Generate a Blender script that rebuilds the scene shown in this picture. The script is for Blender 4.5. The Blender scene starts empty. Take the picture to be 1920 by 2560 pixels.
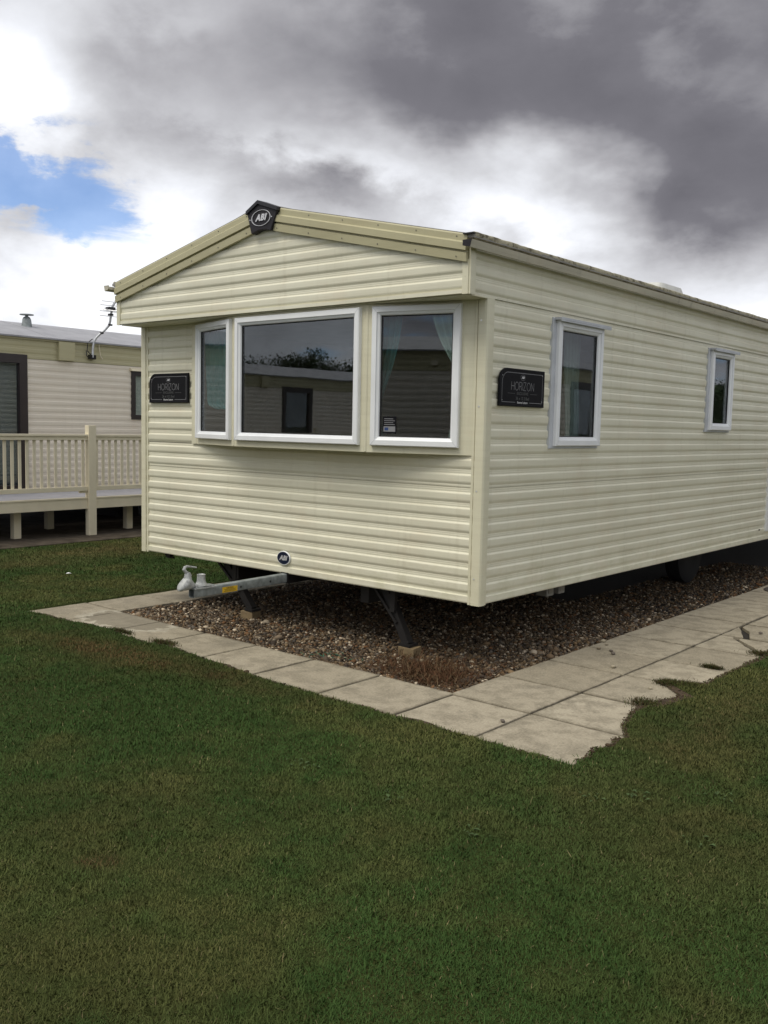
import bpy, bmesh, math, random
import numpy as np
from mathutils import Vector, Matrix

random.seed(7)
rng = np.random.default_rng(11)
SC = bpy.context.scene
COL = SC.collection
R = math.radians
PI = math.pi

# ------------------------------------------------------------------ camera
cam_d = bpy.data.cameras.new('camera')
cam = bpy.data.objects.new('camera', cam_d)
COL.objects.link(cam)
rx = Vector((0.764386, 0.644424, 0.0207736))
ux = Vector((-0.0739244, 0.055588, 0.9957134))
bx_ = Vector((0.640507, -0.762645, 0.0901293))
M = Matrix(((rx.x, ux.x, bx_.x, 3.4773), (rx.y, ux.y, bx_.y, -5.1265), (rx.z, ux.z, bx_.z, 1.6095), (0, 0, 0, 1)))
cam.matrix_world = M
cam_d.sensor_fit = 'HORIZONTAL'
cam_d.sensor_width = 36.0
cam_d.lens = 36.0 * 2366.9 / 1920.0
cam_d.clip_start = 0.05
cam_d.clip_end = 2000
SC.camera = cam

# ------------------------------------------------------------------ colour management
SC.view_settings.view_transform = 'Standard'
SC.view_settings.look = 'None'
SC.view_settings.exposure = 0.42
SC.view_settings.gamma = 1.0
SC.view_settings.use_curve_mapping = False

# ------------------------------------------------------------------ sun and sky
SUN_EL, SUN_AZ = R(57), R(192)          # azimuth clockwise from +y: the sun stands behind thin cloud, behind the viewer's left
sd = Vector((math.sin(SUN_AZ) * math.cos(SUN_EL), math.cos(SUN_AZ) * math.cos(SUN_EL), math.sin(SUN_EL)))
sun_d = bpy.data.lights.new('sun', 'SUN')
sun_d.energy = 1.5
sun_d.angle = R(30)
sun_d.color = (1.0, 0.945, 0.83)
sun = bpy.data.objects.new('sun', sun_d)
sun.rotation_euler = sd.to_track_quat('Z', 'Y').to_euler()
sun.location = (0, -10, 20)
COL.objects.link(sun)

world = bpy.data.worlds.new('World')
SC.world = world
world.use_nodes = True


class NT:
    """tiny helper for building node trees"""
    def __init__(s, tree):
        s.t = tree; s.n = tree.nodes; s.l = tree.links
        s.n.clear()
    def node(s, typ, **kw):
        nd = s.n.new(typ)
        for k, v in kw.items():
            setattr(nd, k, v)
        return nd
    def put(s, sock, v):
        if v is None:
            return
        if isinstance(v, bpy.types.NodeSocket):
            s.l.new(v, sock)
        else:
            sock.default_value = v
    def m(s, op, a, b=None, c=None, clamp=False):
        nd = s.node('ShaderNodeMath', operation=op, use_clamp=clamp)
        s.put(nd.inputs[0], a); s.put(nd.inputs[1], b); s.put(nd.inputs[2], c)
        return nd.outputs[0]
    def v(s, op, a, b=None):
        nd = s.node('ShaderNodeVectorMath', operation=op)
        s.put(nd.inputs[0], a); s.put(nd.inputs[1], b)
        return nd.outputs[0]
    def noise(s, vec, scale, detail=4, rough=0.55, dist=0.0, lac=2.0):
        nd = s.node('ShaderNodeTexNoise')
        s.put(nd.inputs['Vector'], vec)
        nd.inputs['Scale'].default_value = scale
        nd.inputs['Detail'].default_value = detail
        nd.inputs['Roughness'].default_value = rough
        nd.inputs['Lacunarity'].default_value = lac
        nd.inputs['Distortion'].default_value = dist
        return nd.outputs['Fac']
    def ramp(s, fac, stops, interp='LINEAR'):
        nd = s.node('ShaderNodeValToRGB')
        cr = nd.color_ramp
        cr.interpolation = interp
        while len(cr.elements) < len(stops):
            cr.elements.new(0.5)
        for e, (p, c) in zip(cr.elements, stops):
            e.position = p
            e.color = (c[0], c[1], c[2], 1) if not isinstance(c, (int, float)) else (c, c, c, 1)
        s.put(nd.inputs[0], fac)
        return nd.outputs[0]
    def mix(s, fac, a, b, mode='MIX'):
        nd = s.node('ShaderNodeMix', data_type='RGBA', blend_type=mode)
        nd.clamp_factor = True
        s.put(nd.inputs[0], fac)
        for i, q in ((6, a), (7, b)):
            if isinstance(q, tuple) and len(q) == 3:
                q = (*q, 1)
            s.put(nd.inputs[i], q)
        return nd.outputs[2]
    def step(s, x, lo, hi):
        nd = s.node('ShaderNodeMapRange', interpolation_type='SMOOTHSTEP')
        s.put(nd.inputs[0], x)
        nd.inputs[1].default_value = lo; nd.inputs[2].default_value = hi
        nd.inputs[3].default_value = 0; nd.inputs[4].default_value = 1
        return nd.outputs[0]
    def scalev(s, vec, sx, sy, sz):
        nd = s.node('ShaderNodeMapping')
        s.put(nd.inputs[0], vec)
        nd.inputs['Scale'].default_value = (sx, sy, sz)
        return nd.outputs[0]


def build_world():
    k = NT(world.node_tree)
    out = k.node('ShaderNodeOutputWorld')
    bg = k.node('ShaderNodeBackground')
    bg.inputs['Strength'].default_value = 0.1
    k.l.new(bg.outputs[0], out.inputs[0])
    sky = k.node('ShaderNodeTexSky', sky_type='NISHITA')
    sky.sun_disc = False
    sky.sun_elevation = SUN_EL
    sky.sun_rotation = SUN_AZ
    sky.air_density = 1.0
    sky.dust_density = 0.4
    sky.ozone_density = 4.0
    tc = k.node('ShaderNodeTexCoord')
    d = tc.outputs['Generated']
    sp = k.node('ShaderNodeSeparateXYZ'); k.l.new(d, sp.inputs[0])
    X, Y, Z = sp.outputs
    az = k.m('MULTIPLY', k.m('ARCTAN2', X, Y), 57.29578)
    el = k.m('MULTIPLY', k.m('ARCSINE', Z), 57.29578)
    # cloud layer seen in perspective: the direction cut with a flat layer, softened at the horizon
    den = k.m('ADD', k.m('MAXIMUM', Z, 0.0), 0.16)
    cb = k.node('ShaderNodeCombineXYZ')
    k.l.new(k.m('DIVIDE', X, den), cb.inputs[0]); k.l.new(k.m('DIVIDE', Y, den), cb.inputs[1])
    k.l.new(k.m('MULTIPLY', Z, 3.0), cb.inputs[2])
    P = cb.outputs[0]
    n_big = k.noise(P, 0.85, 2, 0.5, 0.0)
    dq = k.scalev(d, 1.0, 1.0, 1.75)
    n_mid = k.noise(dq, 6.0, 7, 0.56, 0.15)
    n_pf = k.noise(dq, 12.0, 9, 0.60, 0.12)       # puffy detail, true size in angle
    n_soft = k.noise(dq, 4.0, 5, 0.5, 0.2)
    mid = k.m('SUBTRACT', n_mid, 0.5); pf = k.m('SUBTRACT', n_pf, 0.5); so = k.m('SUBTRACT', n_soft, 0.5)
    # edge of the dark bank: runs down towards the right
    wob = k.m('ADD', k.m('MULTIPLY', so, 17.0), k.m('MULTIPLY', pf, 6.0))
    azc = k.m('MAXIMUM', k.m('MINIMUM', az, -10.0), -80.0)
    edge = k.m('SUBTRACT', 10.2, k.m('MULTIPLY', k.m('ADD', azc, 22.0), 0.235))
    s = k.m('ADD', k.m('SUBTRACT', el, edge), wob)
    dark = k.m('MULTIPLY', k.step(s, -3.2, 5.5), k.m('SUBTRACT', 1.0, k.step(el, 30.0, 46.0)))
    azd = k.m('ABSOLUTE', k.m('ADD', az, 22.0))
    dark = k.m('MULTIPLY', dark, k.m('SUBTRACT', 1.0, k.step(azd, 40.0, 75.0)))
    deep = k.m('MULTIPLY', k.step(s, 0.0, 10.0), k.step(az, -55.0, -24.0))

    def blob(a0, e0, ra, re, rot=0.0, nz=1.0):
        da = k.m('ADD', k.m('SUBTRACT', az, a0), k.m('MULTIPLY', so, 14.0 * nz))
        de = k.m('ADD', k.m('SUBTRACT', el, e0), k.m('MULTIPLY', pf, 9.0 * nz))
        c, q = math.cos(R(rot)), math.sin(R(rot))
        u_ = k.m('DIVIDE', k.m('ADD', k.m('MULTIPLY', da, c), k.m('MULTIPLY', de, q)), ra)
        v_ = k.m('DIVIDE', k.m('SUBTRACT', k.m('MULTIPLY', de, c), k.m('MULTIPLY', da, q)), re)
        r2 = k.m('ADD', k.m('MULTIPLY', u_, u_), k.m('MULTIPLY', v_, v_))
        return k.m('EXPONENT', k.m('MULTIPLY', r2, -1.0))
    calm = k.m('SUBTRACT', 1.0, k.m('MULTIPLY', dark, 0.6))
    tone = k.m('ADD', 0.82, k.m('MULTIPLY', k.m('MULTIPLY', mid, 0.85), calm))
    tone = k.m('ADD', tone, k.m('MULTIPLY', k.m('MULTIPLY', pf, 0.42), calm))
    west = k.m('SUBTRACT', 1.0, k.step(az, -64.0, -34.0))
    dark = k.m('MULTIPLY', dark, k.m('SUBTRACT', 1.0, k.m('MULTIPLY', west, 0.78)))
    tone = k.m('SUBTRACT', tone, k.m('MULTIPLY', dark, 0.345))
    belly = k.m('MULTIPLY', k.step(s, -1.0, 3.0), k.m('SUBTRACT', 1.0, k.step(s, 6.0, 12.0)))
    tone = k.m('SUBTRACT', tone, k.m('MULTIPLY', k.m('MULTIPLY', belly, dark), 0.16))
    tone = k.m('SUBTRACT', tone, k.m('MULTIPLY', k.m('MULTIPLY', deep, dark), 0.16))
    for a in ((-49.0, 15.0, 5.5, 1.9, -12, 0.34), (-42.5, 13.4, 5.0, 1.5, -10, 0.24), (-28.5, 13.2, 5.0, 2.0, -12, 0.24), (-139, 8, 7, 2.2, 0, 0.20), (-126, 10, 8, 2.5, 0, 0.16),
              (-22.5, 11.0, 4.5, 2.2, -10, 0.30), (-54.5, 19.3, 4.0, 1.8, 0, 0.20)):
        tone = k.m('SUBTRACT', tone, k.m('MULTIPLY', blob(*a[:5], 0.6), a[5]))
    for a in ((-60.5, 17.8, 2.6, 3.0, 0, 0.22), (-41, 14.6, 7.0, 1.0, -14, 0.14), (-33, 12.0, 6.0, 1.3, -10, 0.16), (-56, 6.5, 9.0, 3.0, 0, 0.16), (-20, 6.2, 8.0, 2.0, 0, 0.12)):
        tone = k.m('ADD', tone, k.m('MULTIPLY', blob(*a[:5], 0.5), a[5]))
    tone = k.m('SUBTRACT', tone, k.m('MULTIPLY', k.m('ADD', k.m('MULTIPLY', blob(-168, 8, 24, 9, 0, 0.6), 0.34), k.m('MULTIPLY', blob(24, 8, 22, 9, 0, 0.6), 0.34)), 1.0))
    cloud = k.ramp(tone, [(0.0, (0.092, 0.090, 0.105)), (0.28, (0.150, 0.147, 0.166)), (0.50, (0.33, 0.327, 0.348)),
                          (0.70, (0.50, 0.505, 0.53)), (0.88, (0.68, 0.695, 0.735)), (1.0, (0.82, 0.83, 0.85))])
    gap = k.m('ADD', k.m('MULTIPLY', blob(-61.5, 12.6, 6.0, 2.6, 0, 0.9), 1.30), k.m('MULTIPLY', blob(-57.5, 11.2, 5.0, 0.9, -8, 0.6), 0.75))
    gap = k.m('ADD', gap, k.m('MULTIPLY', blob(-62, 14.5, 2.5, 1.2, 0, 0.7), 0.6))
    # broken cloud elsewhere too
    far = k.m('MULTIPLY', k.step(n_big, 0.56, 0.72), k.step(azd, 48.0, 70.0))
    gap = k.m('ADD', gap, k.m('MULTIPLY', far, k.step(n_mid, 0.42, 0.6)))
    wisp = k.noise(k.scalev(d, 1.0, 1.0, 5.0), 7.0, 7, 0.6, 0.3)
    gap = k.m('SUBTRACT', gap, k.m('MULTIPLY', k.step(n_pf, 0.40, 0.62), 0.45))
    gap = k.m('SUBTRACT', gap, k.m('MULTIPLY', k.step(wisp, 0.42, 0.66), 0.55))
    # clear sky low behind the viewer, as the window glass shows it
    azr = k.m('ABSOLUTE', k.m('SUBTRACT', 180.0, k.m('ABSOLUTE', az)))
    back = k.m('MULTIPLY', k.m('SUBTRACT', 1.0, k.step(azr, 14.0, 34.0)), k.m('SUBTRACT', 1.0, k.step(el, 12.0, 24.0)))
    ra = k.m('ABSOLUTE', k.m('SUBTRACT', az, 26.0))
    rgt = k.m('MULTIPLY', k.m('SUBTRACT', 1.0, k.step(ra, 14.0, 30.0)), k.m('SUBTRACT', 1.0, k.step(el, 14.0, 26.0)))
    gap = k.m('ADD', gap, k.m('MULTIPLY', k.m('ADD', back, rgt), 0.42))
    gap = k.step(gap, 0.08, 0.85)
    skyc = k.mix(1.0, sky.outputs[0], (0.62, 0.92, 1.25), 'MULTIPLY')
    cl10 = k.v('SCALE', cloud); cl10.node.inputs['Scale'].default_value = 10.0
    col = k.mix(k.m('MULTIPLY', gap, 0.70), cl10, skyc)
    k.l.new(col, bg.inputs['Color'])


build_world()

# ------------------------------------------------------------------ materials
def mat(name):
    m = bpy.data.materials.new(name)
    m.use_nodes = True
    k = NT(m.node_tree)
    out = k.node('ShaderNodeOutputMaterial')
    b = k.node('ShaderNodeBsdfPrincipled')
    k.l.new(b.outputs[0], out.inputs[0])
    k.b = b; k.out = out
    geo = k.node('ShaderNodeNewGeometry')
    k.pos = geo.outputs['Position']; k.geo = geo
    tc = k.node('ShaderNodeTexCoord'); k.obj = tc.outputs['Object']
    oi = k.node('ShaderNodeObjectInfo'); k.rand = oi.outputs['Random']
    return m, k


def bump(k, h, strength=0.3, dist=0.01):
    nd = k.node('ShaderNodeBump')
    nd.inputs['Strength'].default_value = strength
    nd.inputs['Distance'].default_value = dist
    k.put(nd.inputs['Height'], h)
    k.l.new(nd.outputs[0], k.b.inputs['Normal'])


def plain(name, col, rough=0.5, metal=0.0, var=0.12, scale=6.0, bmp=0.0, bscale=60, spec=0.5):
    m, k = mat(name)
    n = k.noise(k.pos, scale, 5, 0.6)
    c2 = tuple(max(0, c * (1 - var)) for c in col); c3 = tuple(min(1, c * (1 + var)) for c in col)
    k.l.new(k.ramp(n, [(0.3, c2), (0.7, c3)]), k.b.inputs['Base Color'])
    k.b.inputs['Roughness'].default_value = rough
    k.b.inputs['Metallic'].default_value = metal
    k.b.inputs['Specular IOR Level'].default_value = spec
    if bmp:
        bump(k, k.noise(k.pos, bscale, 3, 0.6), bmp, 0.004)
    return m


def cladding(name, col, dirt, amount=1.0, rough=0.34):
    """painted aluminium cladding: faint sheet to sheet change, long smears, rain streaks, specks"""
    m, k = mat(name)
    smear = k.noise(k.scalev(k.pos, 1.2, 1.2, 26.0), 1.0, 5, 0.6)
    drip = k.noise(k.scalev(k.pos, 15.0, 15.0, 0.7), 1.0, 4, 0.65)
    blot = k.noise(k.pos, 1.7, 4, 0.55)
    speck = k.noise(k.pos, 85.0, 2, 0.5)
    a = k.m('MULTIPLY', k.step(smear, 0.40, 0.80), 0.30 * amount)
    b = k.m('MULTIPLY', k.step(drip, 0.52, 0.80), 0.30 * amount)
    c = k.m('MULTIPLY', k.step(blot, 0.35, 0.75), 0.25 * amount)
    e = k.m('MULTIPLY', k.step(speck, 0.72, 0.80), 0.25 * amount)
    f = k.m('ADD', k.m('ADD', a, b), k.m('ADD', c, e), clamp=True)
    warm = k.m('MULTIPLY', k.step(k.noise(k.scalev(k.pos, 2.6, 2.6, 5.0), 1.0, 5, 0.65), 0.48, 0.72), 0.30 * amount)
    sz = k.node('ShaderNodeSeparateXYZ'); k.l.new(k.pos, sz.inputs[0])
    low = k.m('MULTIPLY', k.m('SUBTRACT', 1.0, k.step(sz.outputs[2], 0.45, 0.85)), k.step(k.noise(k.scalev(k.pos, 5.0, 5.0, 9.0), 1.0, 5, 0.7), 0.42, 0.70))
    line = k.m('MULTIPLY', k.step(k.noise(k.scalev(k.pos, 0.9, 0.9, 120.0), 1.0, 4, 0.6), 0.50, 0.72), 0.16 * amount)
    f = k.m('ADD', f, line, clamp=True)
    base = k.mix(k.m('MULTIPLY', k.rand, 0.5), col, tuple(x * y for x, y in zip(col, (0.965, 0.955, 0.93))))
    cc = k.mix(f, base, dirt)
    cc = k.mix(warm, cc, tuple(x * y for x, y in zip(col, (0.90, 0.80, 0.74))))
    cc = k.mix(k.m('MULTIPLY', low, 0.32 * amount), cc, tuple(x * y for x, y in zip(dirt, (0.80, 0.86, 0.66))))
    k.l.new(cc, k.b.inputs['Base Color'])
    k.l.new(k.m('ADD', rough, k.m('MULTIPLY', f, 0.35)), k.b.inputs['Roughness'])
    h = k.m('ADD', k.noise(k.scalev(k.pos, 2.2, 2.2, 6.0), 1.0, 2, 0.5), k.m('MULTIPLY', k.noise(k.pos, 220, 1, 0.5), 0.02))
    bump(k, h, 0.22, 0.012)
    return m


CREAM = cladding('cream_cladding', (0.755, 0.735, 0.59), (0.52, 0.485, 0.36), 1.0, rough=0.30)
CREAM_TRIM = cladding('cream_trim', (0.69, 0.665, 0.505), (0.46, 0.425, 0.30), 0.8, 0.38)
OLIVE = cladding('olive_cream_trim', (0.45, 0.42, 0.262), (0.32, 0.295, 0.18), 0.8, 0.42)
PINKISH = cladding('pale_beige_cladding', (0.76, 0.70, 0.60), (0.54, 0.48, 0.40), 0.7, 0.5)
GUTTER = cladding('gutter_trim', (0.56, 0.53, 0.42), (0.28, 0.26, 0.20), 1.2, 0.45)
DECKPAINT = plain('cream_deck_plastic', (0.70, 0.635, 0.475), 0.5, 0, 0.07, 3.0)
DECKGREY = plain('grey_deck_board', (0.30, 0.30, 0.33), 0.6, 0, 0.15, 5.0)
WHITE = plain('white_upvc', (0.79, 0.805, 0.815), 0.35, 0, 0.05, 4.0)
WHITE_DULL = plain('grey_white_flange', (0.50, 0.52, 0.55), 0.5, 0, 0.12, 8.0)
GASKET = plain('black_gasket', (0.012, 0.012, 0.013), 0.6)
BROWNFRAME = plain('brown_frame', (0.022, 0.015, 0.016), 0.35, 0, 0.1)
PLATE = plain('black_name_plate', (0.008, 0.008, 0.010), 0.5, 0, 0.2, 20, spec=0.12)
PLATE_EDGE = plain('black_plate_edge', (0.008, 0.007, 0.008), 0.45)
BADGE = plain('charcoal_badge', (0.022, 0.020, 0.024), 0.6, 0, 0.12, 30, spec=0.25)
BADGE_EDGE = plain('black_badge_rim', (0.008, 0.007, 0.010), 0.4)
SILVER = plain('silver_letter', (0.62, 0.62, 0.64), 0.35, 0.3, 0.05)
ENGRAVE = plain('grey_engraving', (0.22, 0.22, 0.23), 0.5, 0.0, 0.1)
ENGRAVE_DIM = plain('dim_engraving', (0.085, 0.088, 0.088), 0.5, 0.0, 0.1)
ENGRAVE_LIT = plain('light_print', (0.50, 0.50, 0.51), 0.5, 0.0, 0.05)
NAVY = plain('navy_enamel', (0.006, 0.010, 0.030), 0.3)
GALV = plain('galvanised_steel', (0.24, 0.265, 0.265), 0.6, 0.3, 0.35, 18, 0.15, 90)
CAST = plain('silver_painted_casting', (0.40, 0.41, 0.40), 0.55, 0.2, 0.35, 38, 0.3, 70)
CHASSIS = plain('black_chassis_steel', (0.008, 0.0065, 0.006), 0.6, 0.1, 0.35, 15, 0.2, 60)
UNDER = plain('dark_floor_underside', (0.02, 0.019, 0.018), 0.9, 0, 0.3)
RUBBER = plain('tyre_rubber', (0.012, 0.012, 0.013), 0.75)
YELLOW = plain('yellow_sticker', (0.70, 0.44, 0.02), 0.45, 0, 0.06)
INK = plain('black_ink', (0.03, 0.025, 0.015), 0.6)
BLUEINK = plain('blue_ink', (0.02, 0.05, 0.16), 0.5)
TIMBER = plain('pale_timber', (0.20, 0.145, 0.075), 0.75, 0, 0.25, 22)
SCREW = plain('dark_screw', (0.16, 0.15, 0.13), 0.5, 0.4)
CHROME = plain('bright_screw', (0.7, 0.7, 0.7), 0.3, 0.5)
ALU = plain('aluminium_tube', (0.50, 0.51, 0.53), 0.4, 0.5, 0.12, 10)
BLACKPL = plain('black_plastic', (0.015, 0.015, 0.016), 0.5)
INTERIOR = plain('beige_interior', (0.30, 0.25, 0.19), 0.8)
INTFLOOR = plain('brown_carpet', (0.06, 0.045, 0.035), 0.95)
CURT_TEAL = plain('teal_curtain', (0.028, 0.135, 0.145), 0.85, 0, 0.2, 9)
CURT_PALE = plain('pale_aqua_curtain', (0.32, 0.40, 0.36), 0.85, 0, 0.15, 9)
CURT_SIDE = plain('side_curtain', (0.22, 0.27, 0.25), 0.85, 0, 0.15, 9)
BLIND = plain('grey_blind', (0.10, 0.105, 0.12), 0.7)
ROOFVENT = plain('white_roof_dome', (0.62, 0.62, 0.58), 0.5, 0, 0.12, 14)
SOCKET = plain('pale_plastic', (0.52, 0.52, 0.50), 0.5, 0, 0.1)
DOORWHITE = plain('white_door', (0.72, 0.73, 0.72), 0.4)
PAPER = plain('white_paper', (0.75, 0.75, 0.73), 0.8)


def make_glass():
    m, k = mat('tinted_window_glass')
    k.n.remove(k.b)
    tr = k.node('ShaderNodeBsdfTransparent'); tr.inputs[0].default_value = (0.86, 0.90, 0.89, 1)
    gl = k.node('ShaderNodeBsdfGlossy'); gl.inputs['Roughness'].default_value = 0.004
    gl.inputs['Color'].default_value = (0.92, 0.95, 1.0, 1)
    dt = k.node('ShaderNodeVectorMath', operation='DOT_PRODUCT')
    k.l.new(k.geo.outputs['Normal'], dt.inputs[0]); k.l.new(k.geo.outputs['Incoming'], dt.inputs[1])
    q = k.m('SUBTRACT', 1.0, k.m('ABSOLUTE', dt.outputs['Value']), clamp=True)
    fres = k.m('ADD', 0.080, k.m('MULTIPLY', k.m('POWER', q, 5.0), 0.92))
    nd = k.node('ShaderNodeBump'); nd.inputs['Strength'].default_value = 0.02; nd.inputs['Distance'].default_value = 0.02
    k.l.new(k.noise(k.pos, 2.5, 1, 0.5), nd.inputs['Height'])
    k.l.new(nd.outputs[0], gl.inputs['Normal'])
    mx = k.node('ShaderNodeMixShader')
    k.l.new(fres, mx.inputs[0])
    k.l.new(tr.outputs[0], mx.inputs[1]); k.l.new(gl.outputs[0], mx.inputs[2])
    k.l.new(mx.outputs[0], k.out.inputs[0])
    return m


GLASS = make_glass()


def make_roof(name, ca, cb_, rough, moss=None):
    m, k = mat(name)
    n = k.noise(k.pos, 3.0, 6, 0.62)
    c = k.ramp(n, [(0.3, ca), (0.7, cb_)])
    if moss:
        q = k.step(k.noise(k.pos, 13.0, 5, 0.7), 0.46, 0.66)
        c = k.mix(q, c, moss)
    k.l.new(c, k.b.inputs['Base Color'])
    k.b.inputs['Roughness'].default_value = rough
    bump(k, k.noise(k.pos, 60, 4, 0.6), 0.4, 0.01)
    return m


ROOF = make_roof('weathered_roof_sheet', (0.20, 0.19, 0.17), (0.30, 0.29, 0.26), 0.7)
ROOFEDGE = make_roof('mossy_roof_edge', (0.36, 0.33, 0.23), (0.46, 0.42, 0.30), 0.8, (0.10, 0.085, 0.05))
ROOF_N = make_roof('grey_felt_roof', (0.26, 0.26, 0.28), (0.36, 0.36, 0.38), 0.62)


def make_slab():
    m, k = mat('concrete_paving')
    big = k.noise(k.pos, 1.6, 5, 0.6)
    mid = k.noise(k.pos, 7.0, 6, 0.65)
    fine = k.noise(k.pos, 75.0, 4, 0.7)
    tint = k.m('ADD', k.m('MULTIPLY', k.rand, 0.45), k.m('MULTIPLY', big, 0.75))
    c = k.ramp(tint, [(0.2, (0.22, 0.188, 0.132)), (0.55, (0.345, 0.300, 0.222)), (0.95, (0.46, 0.405, 0.305))])
    c = k.mix(k.m('MULTIPLY', k.step(mid, 0.42, 0.62), 0.72), c, (0.165, 0.142, 0.100))
    stain = k.step(k.noise(k.pos, 3.1, 7, 0.68, 0.6), 0.56, 0.66)
    c = k.mix(k.m('MULTIPLY', stain, 0.50), c, (0.13, 0.115, 0.085))
    pit = k.step(k.noise(k.pos, 48.0, 2, 0.5), 0.70, 0.77)
    c = k.mix(k.m('MULTIPLY', pit, 0.55), c, (0.10, 0.09, 0.07))
    pale = k.step(k.noise(k.pos, 22.0, 5, 0.75), 0.56, 0.68)
    c = k.mix(k.m('MULTIPLY', pale, 0.38), c, (0.52, 0.47, 0.37))
    spots = k.step(k.noise(k.pos, 9.0, 3, 0.5), 0.66, 0.70)
    c = k.mix(k.m('MULTIPLY', spots, 0.35), c, (0.12, 0.105, 0.075))
    c = k.mix(0.42, c, k.ramp(fine, [(0.3, (0.145, 0.126, 0.092)), (0.7, (0.47, 0.42, 0.32))]))
    ob = k.node('ShaderNodeSeparateXYZ'); k.l.new(k.obj, ob.inputs[0])
    ex = k.m('MAXIMUM', k.m('ABSOLUTE', ob.outputs[0]), k.m('ABSOLUTE', ob.outputs[1]))
    gr = k.m('ADD', ex, k.m('MULTIPLY', k.m('SUBTRACT', k.noise(k.pos, 17.0, 5, 0.7), 0.5), 0.09))
    c = k.mix(k.m('MULTIPLY', k.step(gr, 0.262, 0.296), 0.55), c, (0.115, 0.098, 0.066))
    # damp spill on the slabs by the tow hitch
    sp = k.node('ShaderNodeSeparateXYZ'); k.l.new(k.pos, sp.inputs[0])
    dx = k.m('DIVIDE', k.m('ADD', sp.outputs[0], 2.95), 0.42); dy = k.m('DIVIDE', k.m('ADD', sp.outputs[1], 0.66), 0.26)
    r2 = k.m('ADD', k.m('MULTIPLY', dx, dx), k.m('MULTIPLY', dy, dy))
    w = k.m('SUBTRACT', k.m('ADD', k.m('MULTIPLY', k.noise(k.pos, 7.5, 5, 0.65), 2.6), -0.25), r2)
    c = k.mix(k.m('MULTIPLY', k.step(w, 0.0, 0.18), 0.62), c, (0.19, 0.17, 0.13))
    ring = k.m('MULTIPLY', k.step(w, -0.75, -0.05), k.m('SUBTRACT', 1.0, k.step(w, -0.05, 0.1)))
    c = k.mix(k.m('MULTIPLY', ring, 0.35), c, (0.58, 0.55, 0.46))
    k.l.new(c, k.b.inputs['Base Color'])
    k.b.inputs['Roughness'].default_value = 0.88
    k.b.inputs['Specular IOR Level'].default_value = 0.15
    bump(k, k.m('ADD', fine, k.m('MULTIPLY', mid, 1.2)), 0.45, 0.004)
    return m


SLAB = make_slab()
BASECON = plain('old_concrete', (0.075, 0.062, 0.048), 0.95, 0, 0.4, 5, 0.4, 60, spec=0.05)
SAND = plain('dark_joint_soil', (0.022, 0.017, 0.012), 0.95, 0, 0.4, 25, 0.5, 80)
SOIL = plain('bare_brown_soil', (0.055, 0.034, 0.018), 0.95, 0, 0.45, 30, 0.8, 90)
GRAVELBASE = plain('gravel_bed', (0.022, 0.017, 0.012), 0.95, 0, 0.5, 60, 0.8, 90)


def make_lawn():
    m, k = mat('lawn_turf')
    a = k.noise(k.pos, 0.7, 4, 0.6); b = k.noise(k.pos, 5.0, 5, 0.65); f = k.noise(k.pos, 90.0, 3, 0.65)
    c = k.ramp(k.m('ADD', k.m('MULTIPLY', a, 0.6), k.m('MULTIPLY', b, 0.4)), [(0.3, (0.028, 0.050, 0.011)), (0.5, (0.038, 0.053, 0.013)), (0.72, (0.054, 0.054, 0.017))])
    c = k.mix(k.m('MULTIPLY', f, 0.7), c, (0.034, 0.036, 0.010))
    k.l.new(c, k.b.inputs['Base Color'])
    k.b.inputs['Roughness'].default_value = 0.95
    k.b.inputs['Specular IOR Level'].default_value = 0.1
    bump(k, f, 0.8, 0.02)
    return m


LAWN = make_lawn()


def attr_mat(name, rough, spec=0.2, trans=0.0):
    m, k = mat(name)
    at = k.node('ShaderNodeAttribute'); at.attribute_name = 'tint'
    k.l.new(at.outputs['Color'], k.b.inputs['Base Color'])
    k.b.inputs['Roughness'].default_value = rough
    k.b.inputs['Specular IOR Level'].default_value = spec
    return m


BLADE = attr_mat('grass_blade', 0.7, 0.08)
PEBBLE = attr_mat('pebble_stone', 0.75, 0.2)
LEAF = attr_mat('tree_leaf', 0.6, 0.3)
BARK = plain('tree_bark', (0.09, 0.07, 0.05), 0.9, 0, 0.3, 12, 0.6, 30)

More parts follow.
